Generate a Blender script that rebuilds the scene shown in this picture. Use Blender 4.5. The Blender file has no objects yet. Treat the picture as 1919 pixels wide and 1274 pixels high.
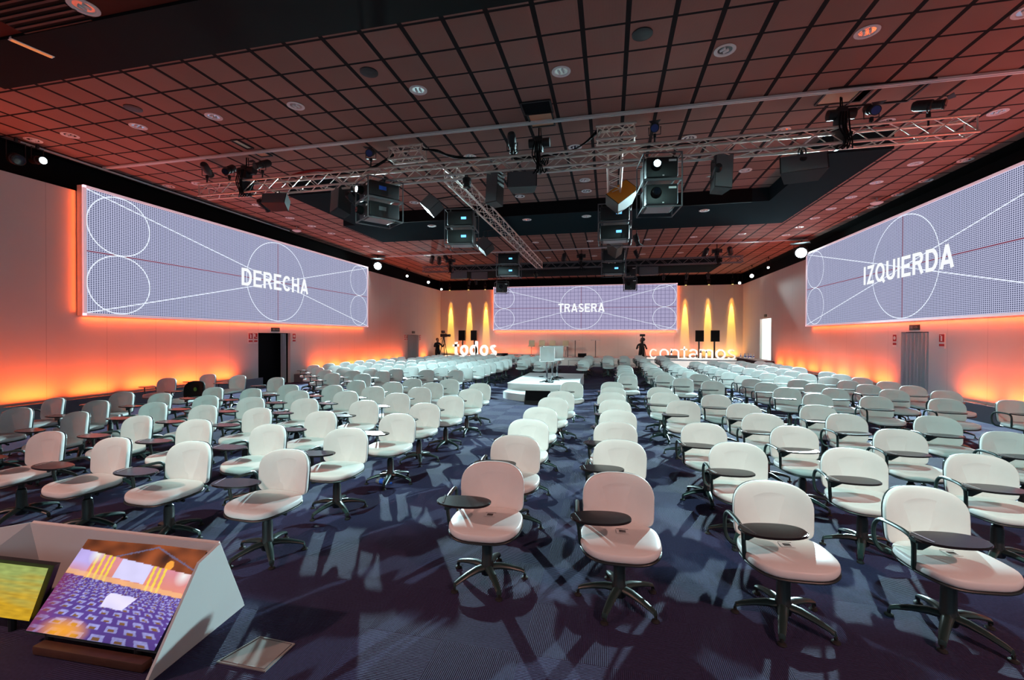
import bpy, bmesh, math, random
from mathutils import Vector, Matrix, noise
C = bpy.context.scene.collection
random.seed(7)
PI = math.pi
R_ = math.radians

# ------------------------------------------------------------------ camera
F, YAW, PIT, ROLL, H = 818.5, .2204, -.00764, .0029, 1.856
fwd = Vector((-math.sin(YAW)*math.cos(PIT), math.cos(YAW)*math.cos(PIT), math.sin(PIT)))
rt0 = Vector((math.cos(YAW), math.sin(YAW), 0)); up0 = rt0.cross(fwd)
rt = math.cos(ROLL)*rt0 + math.sin(ROLL)*up0
upv = -math.sin(ROLL)*rt0 + math.cos(ROLL)*up0
cd = bpy.data.cameras.new('camera'); cam = bpy.data.objects.new('camera', cd); C.objects.link(cam)
cd.sensor_width = 36; cd.lens = F/1919*36; cd.clip_start = .05; cd.clip_end = 200
m = Matrix((rt, upv, -fwd)).transposed().to_4x4(); m.translation = (0, 0, H)
cam.matrix_world = m
bpy.context.scene.camera = cam
def at(px, py, **k):
    """point of the room seen at a pixel, on the plane x=, y= or z="""
    d = fwd + rt*((px-959.5)/F) - upv*((py-637)/F); o = Vector((0, 0, H))
    (a, v), = k.items(); i = 'xyz'.index(a)
    return o + d*((v-o[i])/d[i])

# ------------------------------------------------------------------ world, exposure
sc = bpy.context.scene
w = bpy.data.worlds.new('world'); sc.world = w; w.use_nodes = True
w.node_tree.nodes['Background'].inputs[0].default_value = (.35, .3, .4, 1)
w.node_tree.nodes['Background'].inputs[1].default_value = .012
sc.view_settings.view_transform = 'Standard'; sc.view_settings.look = 'None'
sc.view_settings.gamma = 1; sc.view_settings.use_curve_mapping = False
sc.view_settings.exposure = 0.0
def place(o, mw, parent=None):
    if parent:
        o.parent = parent
        mw = (Matrix.Translation(parent.location) @ parent.rotation_euler.to_matrix().to_4x4()).inverted() @ mw
    o.matrix_local = mw
CYAN = (.60, .94, 1.0)
def spot(name, loc, tgt, e, col, deg, blend=.3, rad=.08, parent=None):
    l = bpy.data.lights.new(name, 'SPOT'); l.energy = e; l.color = col; l.spot_size = R_(deg); l.spot_blend = blend
    l.shadow_soft_size = rad
    o = bpy.data.objects.new(name, l); C.objects.link(o)
    mw = Matrix.Translation(loc) @ (Vector(tgt)-Vector(loc)).to_track_quat('-Z', 'Y').to_matrix().to_4x4()
    place(o, mw, parent)
    return o
def area(name, loc, d, xd, sx, sy, e, col, spread=180, parent=None):
    l = bpy.data.lights.new(name, 'AREA'); l.shape = 'RECTANGLE'; l.size = sx; l.size_y = sy; l.energy = e; l.color = col
    l.spread = R_(spread)
    o = bpy.data.objects.new(name, l); C.objects.link(o)
    z = -Vector(d).normalized(); x = Vector(xd).normalized(); x = (x-z*x.dot(z)).normalized(); y = z.cross(x)
    mm = Matrix((x, y, z)).transposed().to_4x4(); mm.translation = loc
    place(o, mm, parent)
    return o
# strengths of the lamps (each is built with its fixture further down)
KEY = 21000      # two big lamps high on the side walls
HOUSE = 1500     # profile lamps on the front truss that light the rear seats
FILLW = 900     # warm fill lamps added behind the camera
LED = 22         # orange bars at the foot of the walls
GLOW = 3.6         # strips behind the screens

# ------------------------------------------------------------------ materials
MATS = {}
def mat(name, col, rough=.6, metal=0, spec=.5, emis=None, es=1, coat=0):
    m = bpy.data.materials.new(name); m.use_nodes = True; b = m.node_tree.nodes['Principled BSDF']
    b.inputs['Base Color'].default_value = (*col, 1); b.inputs['Roughness'].default_value = rough
    b.inputs['Metallic'].default_value = metal; b.inputs['Specular IOR Level'].default_value = spec
    b.inputs['Coat Weight'].default_value = coat
    if emis: b.inputs['Emission Color'].default_value = (*emis, 1); b.inputs['Emission Strength'].default_value = es
    MATS[name] = m
    return m
def nd(nt, t, **k):
    n = nt.nodes.new(t)
    for a, v in k.items():
        if a == 'i':
            for q, x in v.items(): n.inputs[q].default_value = x
        else: setattr(n, a, v)
    return n
def link(nt, a, b): nt.links.new(a, b)
def math_(nt, op, a, b=None, c=None):
    n = nt.nodes.new('ShaderNodeMath'); n.operation = op
    for i, v in enumerate((a, b, c)):
        if v is None: continue
        if isinstance(v, (int, float)): n.inputs[i].default_value = v
        else: link(nt, v, n.inputs[i])
    return n.outputs[0]
def mixc(nt, f, a, b):
    n = nt.nodes.new('ShaderNodeMix'); n.data_type = 'RGBA'
    if isinstance(f, (int, float)): n.inputs[0].default_value = f
    else: link(nt, f, n.inputs[0])
    for i, v in ((6, a), (7, b)):
        if isinstance(v, tuple): n.inputs[i].default_value = (*v, 1)
        else: link(nt, v, n.inputs[i])
    return n.outputs[2]
def pos(nt, obj=False):
    if obj:
        v = nd(nt, 'ShaderNodeTexCoord').outputs['Object']
    else: v = nd(nt, 'ShaderNodeNewGeometry').outputs['Position']
    s = nd(nt, 'ShaderNodeSeparateXYZ'); link(nt, v, s.inputs[0])
    return v, s.outputs
def noisy(m, scale, amt, c1, c2, bump=0, detail=4):
    nt = m.node_tree; b = nt.nodes['Principled BSDF']; v, s = pos(nt, True)
    n = nd(nt, 'ShaderNodeTexNoise', i={'Scale': scale, 'Detail': detail}); link(nt, v, n.inputs['Vector'])
    link(nt, mixc(nt, n.outputs[0], c1, c2), b.inputs['Base Color'])
    if bump:
        bp = nd(nt, 'ShaderNodeBump', i={'Strength': bump, 'Distance': .01}); link(nt, n.outputs[0], bp.inputs['Height']); link(nt, bp.outputs[0], b.inputs['Normal'])
WHITE = mat('white_vinyl', (.80, .79, .77), .45, spec=.4)
noisy(WHITE, 9, 1, (.83, .82, .80), (.75, .74, .72), .02)
SHELL = mat('black_shell', (.012, .016, .018), .38)
FRAME = mat('black_frame_plastic', (.020, .042, .040), .36)
TAB = mat('dark_laminate', (.02, .017, .018), .22, spec=.55)
CHROME = mat('chrome', (.75, .75, .75), .15, 1)
GREY = mat('grey_plastic', (.12, .12, .13), .5)
BLACK = mat('matt_black', (.006, .006, .007), .8, spec=.15)
BLACK2 = mat('black_cabinet', (.012, .013, .015), .5)
ALU = mat('aluminium', (.80, .72, .66), .38, .45)
noisy(ALU, 6, 1, (.88, .76, .68), (.68, .58, .52))
WHITEP = mat('white_paint', (.78, .77, .76), .45)
noisy(WHITEP, 2.5, 1, (.80, .79, .78), (.74, .73, .72))
STICK = mat('printed_tag', (.012, .012, .014), .5)
PAPER = mat('white_card', (.8, .8, .8), .6)
RED = mat('sign_red', (.45, .01, .008), .5)
SIGNW = mat('sign_white', (.75, .72, .7), .5)
EXITM = mat('exit_sign_dark', (.02, .035, .03), .4)
SKIN = mat('skin', (.38, .2, .13), .5)
CLOTH = mat('black_clothing', (.008, .008, .009), .85)
HAIR = mat('dark_hair', (.01, .007, .005), .6)
GLASSM = mat('clear_plastic', (.8, .85, .88), .08); GLASSM.node_tree.nodes['Principled BSDF'].inputs['Transmission Weight'].default_value = .85
BLUEL = mat('blue_label', (.02, .1, .5), .4)
REDCL = mat('dark_red_cloth', (.05, .004, .006), .85)
RUBBER = mat('rubber', (.01, .01, .01), .7)
LCD = mat('blue_display', (0, 0, 0), .3, emis=(.12, .45, 1), es=2.2)
LEDY = mat('yellow_indicator', (0, 0, 0), .3, emis=(1, .5, .05), es=2)
LENSB = mat('lamp_lens_bright', (0, 0, 0), .3, emis=CYAN, es=60)
LENSS = mat('lamp_lens_small', (0, 0, 0), .3, emis=(.85, .97, 1), es=9)
LENSY = mat('lamp_lens_yellow', (0, 0, 0), .3, emis=(1, .7, .2), es=4)
GLASSD = mat('dark_lens_glass', (.01, .012, .02), .05, coat=1)
BLUELENS = mat('blue_lens_glass', (.06, .09, .28), .1, coat=1)
FILTER = mat('projector_filter_grille', (.50, .46, .44), .6)
PEACH = mat('cream_seat', (.72, .62, .42), .5)
ORANGE = mat('orange_case_side', (.7, .27, .03), .45)
GREENS = mat('green_emblem', (.01, .16, .02), .5)
WOOD = mat('dark_wood_strip', (.09, .035, .02), .5)
noisy(WOOD, 14, 1, (.12, .045, .025), (.05, .02, .012))

# carpet: dark navy ribbed tiles with a purple cast
def carpet():
    m = mat('ribbed_navy_carpet', (.05, .05, .1), .85, spec=.25); nt = m.node_tree; b = nt.nodes['Principled BSDF']
    v, s = pos(nt)
    tx = math_(nt, 'FLOOR', math_(nt, 'DIVIDE', s[0], .5)); ty = math_(nt, 'FLOOR', math_(nt, 'DIVIDE', s[1], .5))
    par = math_(nt, 'MODULO', math_(nt, 'ADD', tx, math_(nt, 'ADD', ty, 1000)), 2)
    lx = math_(nt, 'SINE', math_(nt, 'MULTIPLY', s[0], 2*PI/.011)); ly = math_(nt, 'SINE', math_(nt, 'MULTIPLY', s[1], 2*PI/.011))
    rib = math_(nt, 'ADD', math_(nt, 'MULTIPLY', lx, math_(nt, 'SUBTRACT', 1, par)), math_(nt, 'MULTIPLY', ly, par))
    n = nd(nt, 'ShaderNodeTexNoise', i={'Scale': 60, 'Detail': 3}); link(nt, v, n.inputs['Vector'])
    n2 = nd(nt, 'ShaderNodeTexNoise', i={'Scale': .9, 'Detail': 2}); link(nt, v, n2.inputs['Vector'])
    f = math_(nt, 'ADD', math_(nt, 'MULTIPLY', rib, .3), math_(nt, 'MULTIPLY', n.outputs[0], 1.0))
    c = mixc(nt, f, (.013, .013, .040), (.052, .050, .135))
    c = mixc(nt, math_(nt, 'MULTIPLY', n2.outputs[0], .35), c, (.045, .030, .08))
    link(nt, c, b.inputs['Base Color'])
    bp = nd(nt, 'ShaderNodeBump', i={'Strength': .5, 'Distance': .004}); link(nt, rib, bp.inputs['Height']); link(nt, bp.outputs[0], b.inputs['Normal'])
    return m
CARPET = carpet()
# ceiling: 0.6 m perforated tiles with dark joints
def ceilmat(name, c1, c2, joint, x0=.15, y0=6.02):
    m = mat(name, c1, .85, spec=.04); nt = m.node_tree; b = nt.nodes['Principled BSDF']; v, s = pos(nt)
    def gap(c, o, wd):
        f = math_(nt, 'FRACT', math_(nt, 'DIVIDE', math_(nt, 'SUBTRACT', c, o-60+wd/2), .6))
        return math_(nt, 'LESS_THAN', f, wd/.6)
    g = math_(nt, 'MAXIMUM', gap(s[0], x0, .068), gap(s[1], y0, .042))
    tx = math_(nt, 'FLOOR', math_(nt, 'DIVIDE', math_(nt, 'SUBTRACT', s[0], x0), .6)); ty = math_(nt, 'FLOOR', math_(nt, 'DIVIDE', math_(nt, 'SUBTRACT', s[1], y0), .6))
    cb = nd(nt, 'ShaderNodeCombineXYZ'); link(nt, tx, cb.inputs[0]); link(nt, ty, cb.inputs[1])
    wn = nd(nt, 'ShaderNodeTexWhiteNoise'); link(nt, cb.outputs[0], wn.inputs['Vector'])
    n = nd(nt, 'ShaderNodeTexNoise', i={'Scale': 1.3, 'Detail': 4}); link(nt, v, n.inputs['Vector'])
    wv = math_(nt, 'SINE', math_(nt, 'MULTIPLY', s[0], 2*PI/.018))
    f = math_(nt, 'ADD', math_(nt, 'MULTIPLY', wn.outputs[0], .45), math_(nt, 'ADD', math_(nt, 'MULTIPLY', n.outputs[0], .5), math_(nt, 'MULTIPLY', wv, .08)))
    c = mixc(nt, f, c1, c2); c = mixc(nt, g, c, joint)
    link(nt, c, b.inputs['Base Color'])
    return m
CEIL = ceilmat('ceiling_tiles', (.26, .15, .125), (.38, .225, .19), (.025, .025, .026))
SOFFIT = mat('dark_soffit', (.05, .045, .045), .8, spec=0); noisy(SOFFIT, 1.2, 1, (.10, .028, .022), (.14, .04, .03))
def wallmat():
    m = mat('stretched_white_fabric', (.72, .7, .68), .8, spec=.2); nt = m.node_tree; b = nt.nodes['Principled BSDF']; v, s = pos(nt)
    a = math_(nt, 'ADD', s[0], s[1])
    f = math_(nt, 'FRACT', math_(nt, 'DIVIDE', math_(nt, 'ADD', a, 60), 1.22))
    g = math_(nt, 'LESS_THAN', f, .012)
    n = nd(nt, 'ShaderNodeTexNoise', i={'Scale': .8, 'Detail': 3}); link(nt, v, n.inputs['Vector'])
    c = mixc(nt, n.outputs[0], (.75, .71, .67), (.68, .64, .60)); c = mixc(nt, math_(nt, 'MULTIPLY', g, .45), c, (.4, .38, .37))
    link(nt, c, b.inputs['Base Color'])
    return m
WALL = wallmat()
SKIRT = mat('grey_skirting', (.16, .15, .17), .5)
CURT = mat('grey_curtain', (.78, .78, .80), .75)
LIT = mat('lit_room_beyond', (.8, .8, .78), .6, emis=(.86, 1, .95), es=1.0)

# ------------------------------------------------------------------ mesh helpers
def B(): return bmesh.new()
def xf(bm, verts, M):
    for v in verts: v.co = M @ v.co
def box(bm, c, s, rot=None, bev=0):
    r = bmesh.ops.create_cube(bm, size=1); vs = r['verts']
    for v in vs: v.co = Vector((v.co.x*s[0], v.co.y*s[1], v.co.z*s[2]))
    if bev:
        es = list({e for v in vs for e in v.link_edges})
        rr = bmesh.ops.bevel(bm, geom=es, offset=bev, segments=2, profile=.5, affect='EDGES')
        vs = list({v for f in rr['faces'] for v in f.verts} | {v for v in vs if v.is_valid})
    M = Matrix.Translation(c) @ (rot if rot else Matrix.Identity(4))
    xf(bm, vs, M)
def cyl(bm, p0, p1, r0, r1=None, seg=12, cap=True):
    p0, p1 = Vector(p0), Vector(p1); r1 = r0 if r1 is None else r1; d = p1-p0
    r = bmesh.ops.create_cone(bm, cap_ends=cap, segments=seg, radius1=r0, radius2=r1, depth=d.length)
    M = Matrix.Translation((p0+p1)/2) @ d.to_track_quat('Z', 'Y').to_matrix().to_4x4()
    xf(bm, r['verts'], M)
def tube(bm, pts, r, seg=8):
    pts = [Vector(p) for p in pts]; rings = []; n = len(pts)
    up = Vector((0, 0, 1)); prev = None
    for i, p in enumerate(pts):
        t = (pts[min(i+1, n-1)]-pts[max(i-1, 0)]).normalized()
        if prev is None:
            a = t.cross(up) if abs(t.dot(up)) < .95 else t.cross(Vector((1, 0, 0)))
        else: a = prev - t*prev.dot(t)
        a.normalize(); prev = a; b = t.cross(a)
        rr = r[i] if isinstance(r, (list, tuple)) else r
        rings.append([bm.verts.new(p+a*math.cos(2*PI*k/seg)*rr+b*math.sin(2*PI*k/seg)*rr) for k in range(seg)])
    for A, Bq in zip(rings, rings[1:]):
        for k in range(seg): bm.faces.new((A[k], A[(k+1) % seg], Bq[(k+1) % seg], Bq[k]))
    bm.faces.new(rings[0][::-1]); bm.faces.new(rings[-1])
def smooth_path(pts, n=6):
    P = [Vector(p) for p in pts]; P = [P[0]]+P+[P[-1]]; out = []
    for i in range(1, len(P)-2):
        for k in range(n):
            t = k/n; a, b, c, d = P[i-1:i+3]
            out.append(.5*((2*b)+(c-a)*t+(2*a-5*b+4*c-d)*t*t+(3*b-a-3*c+d)*t**3))
    out.append(P[-2]); return out
def lathe(bm, prof, c=(0, 0, 0), seg=20, M=None):
    rings = []; c = Vector(c)
    for r, z in prof:
        rings.append([bm.verts.new(c+Vector((r*math.cos(2*PI*k/seg), r*math.sin(2*PI*k/seg), z))) for k in range(seg)])
    vs = [v for q in rings for v in q]
    for A, Bq in zip(rings, rings[1:]):
        for k in range(seg): bm.faces.new((A[k], A[(k+1) % seg], Bq[(k+1) % seg], Bq[k]))
    bm.faces.new(rings[0][::-1]); bm.faces.new(rings[-1])
    if M: xf(bm, vs, M)
def prism(bm, poly, z0, z1, M=None):
    a = [bm.verts.new((x, y, z0)) for x, y in poly]; b = [bm.verts.new((x, y, z1)) for x, y in poly]; n = len(poly)
    bm.faces.new(a[::-1]); bm.faces.new(b)
    for i in range(n): bm.faces.new((a[i], a[(i+1) % n], b[(i+1) % n], b[i]))
    if M: xf(bm, a+b, M)
def pad(bm, outline, t, dome=.35, edge=.35, f=None, rings=7):
    """upholstered cushion: outline list of (u,v), thickness t along +w; f maps (u,v,w)"""
    cx = sum(p[0] for p in outline)/len(outline); cy = sum(p[1] for p in outline)/len(outline)
    prof = []
    for k in range(rings+1):                        # underside edge, round side, dome towards the centre
        a = PI*k/rings
        prof.append((1-edge*.12*(1-math.sin(a)), t*.5*(1-math.cos(a))*.8))
    for s, q in ((.86, .9), (.7, .96), (.45, .99), (.2, 1)): prof.append((s, t*q))
    allr = []
    for s, w_ in prof:
        allr.append([bm.verts.new(f(cx+(u-cx)*s, cy+(v-cy)*s, w_)) for u, v in outline])
    n = len(outline)
    for A, Bq in zip(allr, allr[1:]):
        for k in range(n): bm.faces.new((A[k], A[(k+1) % n], Bq[(k+1) % n], Bq[k]))
    bm.faces.new(allr[0][::-1]); bm.faces.new(allr[-1])
def sup(w_, h, n=3.2, seg=36, ny=None):
    o = []
    for k in range(seg):
        a = 2*PI*k/seg; c, s = math.cos(a), math.sin(a)
        e = 2/n
        o.append((w_*abs(c)**e*(1 if c > 0 else -1), h*abs(s)**e*(1 if s > 0 else -1)))
    return o
def mesh(bm, m, smooth=True, name='m'):
    bmesh.ops.recalc_face_normals(bm, faces=bm.faces)
    me = bpy.data.meshes.new(name); bm.to_mesh(me); bm.free()
    me.materials.append(m)
    if smooth:
        for p in me.polygons: p.use_smooth = True
        try: me.set_sharp_from_angle(angle=R_(38))
        except Exception: pass
    return me
def obj(name, bm, m=None, parent=None, loc=(0, 0, 0), rot=(0, 0, 0)):
    me = bm if isinstance(bm, bpy.types.Mesh) else mesh(bm, m, name=name)
    o = bpy.data.objects.new(name, me); C.objects.link(o); o.location = loc; o.rotation_euler = rot
    if parent: o.parent = parent
    return o
def tag(o, label, cat, group=None, kind=None):
    o['label'] = label; o['category'] = cat
    if group: o['group'] = group
    if kind: o['kind'] = kind
    return o
def thing(name, label, cat, loc=(0, 0, 0), rz=0, group=None):
    o = bpy.data.objects.new(name, None); o.empty_display_size = .1; C.objects.link(o); o.location = loc; o.rotation_euler = (0, 0, rz)
    return tag(o, label, cat, group)
def struct(name, bm, m, label=None, **k):
    o = obj(name, bm, m, **k); o['kind'] = 'structure'
    if label: o['label'] = label; o['category'] = name.split('_')[0]
    return o
KIDS = {}
def dup(root, loc, rz=0, label=None, group=None):
    def cp(o, parent):
        c = o.copy(); C.objects.link(c)
        if parent: c.parent = parent
        for ch in KIDS.get(o.name, o.children): cp(ch, c)
        return c
    r = cp(root, None); r.location = loc; r.rotation_euler = (0, 0, rz)
    if label: r['label'] = label
    if group: r['group'] = group
    return r
ORD = ['first', 'second', 'third', 'fourth', 'fifth', 'sixth', 'seventh', 'eighth', 'ninth', 'tenth', 'eleventh', 'twelfth', 'thirteenth', 'fourteenth', 'fifteenth', 'sixteenth', 'seventeenth', 'eighteenth', 'nineteenth', 'twentieth', 'twenty-first', 'twenty-second', 'twenty-third', 'twenty-fourth', 'twenty-fifth']
def arc(cx, cy, rx, ry, a0, a1, n=14):
    return [(cx+rx*math.cos(R_(a0+(a1-a0)*k/n)), cy+ry*math.sin(R_(a0+(a1-a0)*k/n))) for k in range(n+1)]
def glyphs(q):
    """letter strokes on a cap height of 1; q = half the stroke width: (advance, [polylines])"""
    h = 1-q; x = .74-q; X = .52-q; xm = .52/2; rm = .74/2-q
    o = [arc(xm+.02, .37, xm+.02-q, rm, 0, 360, 28)]
    return {
     'D': (.72, [[(q, 0), (q, 1)], [(q, h)]+arc(.34, .5, .36-q, .5-q, 90, -90, 16)+[(q, q)]]),
     'E': (.64, [[(q, 0), (q, 1)], [(q, h), (.60, h)], [(q, .5), (.56, .5)], [(q, q), (.62, q)]]),
     'R': (.72, [[(q, 0), (q, 1)], [(q, h)]+arc(.42, .72, .24-q, .28-q, 90, -90, 10)+[(q, .44+q)], [(.38, .44+q), (.66-q*.6, 0)]]),
     'C': (.70, [arc(.36, .5, .36-q, .5-q, 42, 318, 24)]),
     'H': (.70, [[(q, 0), (q, 1)], [(.66-q, 0), (.66-q, 1)], [(q, .5), (.66-q, .5)]]),
     'A': (.72, [[(q*.8, 0), (.36, h+q)], [(.72-q*.8, 0), (.36, h+q)], [(.16, .27), (.56, .27)]]),
     'T': (.64, [[(0, h), (.64, h)], [(.32, 0), (.32, 1)]]),
     'S': (.66, [arc(.33, .74, .30-q, .26-q, 25, 270, 14)[:-1]+arc(.33, .26, .32-q, .26-q+.0, 90, -160, 16)]),
     'I': (.24, [[(.12, 0), (.12, 1)]]),
     'Z': (.62, [[(.03, h), (.60-q, h), (.02+q, q), (.60, q)]]),
     'Q': (.78, [arc(.38, .5, .38-q, .5-q, 0, 360, 30), [(.46, .26), (.74, -.04)]]),
     'U': (.70, [[(q, 1)]+arc(.34, .34, .34-q, .34-q, 180, 360, 14)+[(.68-q, 1)]]),
     't': (.34, [[(.16, .95)]+arc(.16+.13-q*.4, .13, .13-q*.4, .13-q, 180, 285, 8), [(-.06, .70), (.34, .70)]]),
     'o': (.56, o),
     'd': (.58, [arc(xm, .37, xm-q, rm, 0, 360, 28), [(.54-q, 0), (.54-q, 1)]]),
     's': (.50, [arc(.23, .55, .21-q, .19-q*.9, 25, 270, 12)[:-1]+arc(.23, .19, .23-q, .19-q*.9, 90, -160, 14)]),
     'c': (.50, [arc(.26, .37, .26-q, rm, 42, 318, 22)]),
     'n': (.54, [[(q, 0), (q, .74)], [(q, .42)]+arc(.25, .46, .25-q, .28-q, 180, 0, 14)+[(.50-q, 0)]]),
     'm': (.80, [[(q, 0), (q, .74)], [(q, .46)]+arc(.21, .50, .21-q, .24-q, 180, 0, 12)+[(.42-q, 0)], [(.42-q, .46)]+arc(.21+.42-2*q, .50, .21-q, .24-q, 180, 0, 12)+[(.84-3*q, 0)]]),
     'a': (.52, [arc(.24, .21, .24-q, .21-q, 0, 360, 22), [(.48-q, 0), (.48-q, .5)]+arc(.25, .52, .23-q, .22-q, 0, 165, 10)])}
def text(name, s, width, height, m, parent, loc, bold=.09, extr=.01, gap=.09):
    G = glyphs(bold); bm = B(); x0 = 0; polys = []
    for ch in s:
        adv, L = G[ch]
        for P in L:
            n = len(P); closed = math.dist(P[0], P[-1]) < 1e-6; A, Bq = [], []
            for k in range(n):
                a = P[k-1] if k > 0 else (P[-2] if closed else None); c = P[k+1] if k < n-1 else (P[1] if closed else None); b = P[k]
                ds = []
                if a: ds.append(Vector((b[0]-a[0], b[1]-a[1])).normalized())
                if c: ds.append(Vector((c[0]-b[0], c[1]-b[1])).normalized())
                d = sum(ds, Vector((0, 0))).normalized(); nn = Vector((-d.y, d.x)); f = bold/max(.45, abs(nn.dot(Vector((-ds[0].y, ds[0].x)))))
                A.append((x0+b[0]+nn.x*f, b[1]+nn.y*f)); Bq.append((x0+b[0]-nn.x*f, b[1]-nn.y*f))
            for k in range(n-1): polys.append((A[k], A[k+1], Bq[k+1], Bq[k]))
        x0 += adv+gap
    xs = [p[0] for q in polys for p in q]; ax, bx = min(xs), max(xs); sx = width/(bx-ax)
    cache = {}
    def V(p):
        k = (round(p[0], 5), round(p[1], 5))
        if k not in cache: cache[k] = bm.verts.new(((p[0]-(ax+bx)/2)*sx, 0, p[1]*height))
        return cache[k]
    for q in polys:
        try: bm.faces.new([V(p) for p in q])
        except ValueError: pass
    if extr:
        r = bmesh.ops.extrude_face_region(bm, geom=bm.faces[:])
        for v in [g for g in r['geom'] if isinstance(g, bmesh.types.BMVert)]: v.co.y += extr
        bmesh.ops.recalc_face_normals(bm, faces=bm.faces)
    o = obj(name, mesh(bm, m, smooth=False, name=name), None, parent, loc)
    return o

# ------------------------------------------------------------------ room shell
XL, XR, YB, ZC, ZW = -12.42, 8.42, 30.95, 6.05, 5.3
YF = -3.5
bm = B(); box(bm, ((XL+XR)/2, (YF+YB)/2, -.05), (XR-XL+3, YB-YF+3, .1)); struct('floor', bm, CARPET)
# ceiling at full height beyond the front soffit, left and right margins open as a dark void
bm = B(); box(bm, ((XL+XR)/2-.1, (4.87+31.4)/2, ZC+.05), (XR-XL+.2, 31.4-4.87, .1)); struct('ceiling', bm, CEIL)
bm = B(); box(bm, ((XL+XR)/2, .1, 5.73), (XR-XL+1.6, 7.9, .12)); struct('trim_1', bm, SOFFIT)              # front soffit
bm = B(); box(bm, (-.6, 4.47, 5.72), (17.0, .82, .16)); struct('trim_2', bm, BLACK)
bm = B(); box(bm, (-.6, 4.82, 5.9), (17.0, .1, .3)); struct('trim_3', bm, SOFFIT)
DK = mat('dark_beam', (.016, .018, .02), .7, spec=0); DK2 = mat('dark_beam_underside', (.018, .028, .032), .8, spec=0)
bm = B(); box(bm, (-1.72, 14.85, 5.86), (14.6, 2.7, .38)); struct('trim_4', bm, DK2)
bm = B(); box(bm, (-1.72, 13.49, 5.86), (11.2, .03, .4)); struct('trim_5', bm, BLACK)
bm = B(); box(bm, (4.95, 11.9, 5.86), (1.25, 3.2, .38)); struct('trim_6', bm, DK2)
bm = B(); box(bm, (-7.9, 11.9, 5.86), (1.3, 3.2, .38)); struct('trim_7', bm, DK2)
bm = B(); box(bm, (-1.7, 26.1, 5.86), (14.8, 2.9, .38)); struct('trim_8', bm, DK2)
# left wall with a doorway at y 13.4-15.05 (z 0-1.95)
def wall_side(name, x, sgn, holes):
    bm = B()
    t = .12; xc = x - sgn*t/2
    cur = YF
    for (a, b, h) in sorted(holes):
        box(bm, (xc, (cur+a)/2, ZW/2), (t, a-cur, ZW)); box(bm, (xc, (a+b)/2, (h+ZW)/2), (t, b-a, ZW-h)); cur = b
    box(bm, (xc, (cur+YB+.1)/2, ZW/2), (t, YB+.1-cur, ZW))
    return struct(name, bm, WALL)
wall_side('wall_left', XL, 1, [(13.42, 15.05, 1.97), (25.4, 27.0, 1.95)])
wall_side('wall_right', XR, -1, [(14.0, 15.15, 2.02), (25.85, 27.65, 2.9)])
bm = B(); box(bm, ((XL+XR)/2, YB+.06, ZW/2), (XR-XL+.3, .12, ZW)); struct('wall_back', bm, WALL)
bm = B(); box(bm, ((XL+XR)/2, YF-.06, 3), (XR-XL+3, .12, 6)); struct('wall_front', bm, SKIRT)
# black void above the walls
bm = B(); box(bm, (XL-.72, 13.7, 3.1), (.1, 36, 6.6)); struct('wall_outer_left', bm, BLACK)
bm = B(); box(bm, (XR+.72, 13.7, 3.1), (.1, 36, 6.6)); struct('wall_outer_right', bm, BLACK)
bm = B(); box(bm, ((XL+XR)/2, YB+.75, 3.1), (24, .1, 6.6)); struct('wall_outer_back', bm, BLACK)
bm = B(); box(bm, (XL-.33, 13.7, 6.18), (.9, 36, .1)); box(bm, (XR+.33, 13.7, 6.18), (.9, 36, .1)); struct('ceiling_edge', bm, BLACK)
# plinths (LED troughs) along the walls
def plinth(name, segs, x, sgn):
    bm = B()
    for a, b in segs:
        box(bm, (x+sgn*.20, (a+b)/2, .16), (.40, b-a, .32)); box(bm, (x+sgn*.385, (a+b)/2, .35), (.03, b-a, .06))
    return struct(name, bm, SKIRT)
plinth('baseboard_left', [(YF, 13.2), (15.25, 25.2), (27.2, 28.3)], XL, 1)
plinth('baseboard_right', [(YF, 13.8), (15.35, 25.6), (27.9, 28.3)], XR, -1)
# doors
def door_room(name, x, sgn, y0, y1, h, m, depth=1.2):
    bm = B(); xx = x-sgn*depth
    box(bm, (xx, (y0+y1)/2, h/2), (.05, y1-y0+.3, h+.2))
    for y in (y0-.03, y1+.03): box(bm, ((x-sgn*.12+xx)/2, y, h/2), (depth-.12, .05, h+.1))
    box(bm, ((x-sgn*.12+xx)/2, (y0+y1)/2, h+.06), (depth-.12, y1-y0, .05))
    struct(name, bm, m)
door_room('door_1', XL, 1, 13.42, 15.05, 1.97, BLACK, .55)
door_room('door_2', XL, 1, 25.4, 27.0, 1.95, SKIRT, .55)
door_room('door_3', XR, -1, 14.0, 15.15, 2.02, SKIRT, .55)
door_room('door_4', XR, -1, 25.85, 27.65, 2.9, LIT, .55)
def curtain(label, x, y0, y1, h, m, side, folds=7, cat='curtain', gather=0):
    bm = B(); n = 60; rows = 6; g = []
    for j in range(rows+1):
        z = .02+(h-.04)*j/rows; r = []
        for i in range(n+1):
            t = i/n; y = y0+(y1-y0)*t
            d = .045*math.sin(t*folds*2*PI+.5*math.sin(j*.4))+.02*math.sin(t*folds*4.3*PI+j*.3)
            r.append(bm.verts.new((x+d, y, z)))
        g.append(r)
    for j in range(rows):
        for i in range(n): bm.faces.new((g[j][i], g[j][i+1], g[j+1][i+1], g[j+1][i]))
    r = bmesh.ops.solidify(bm, geom=bm.faces[:], thickness=.008)
    return tag(obj('door_curtain', bm, m), label, cat)
curtain('grey curtain closed across the doorway in the right wall, between two red signs', XR+.05, 14.0, 15.15, 2.02, CURT, -1)
curtain('brownish curtain closed across the far doorway in the left wall', XL-.05, 25.4, 27.0, 1.95, CURT, 1, 9)
curtain('narrow grey curtain drawn aside at the dark open doorway in the left wall', XL-.2, 14.75, 15.05, 1.97, CURT, 1, 3)

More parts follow.
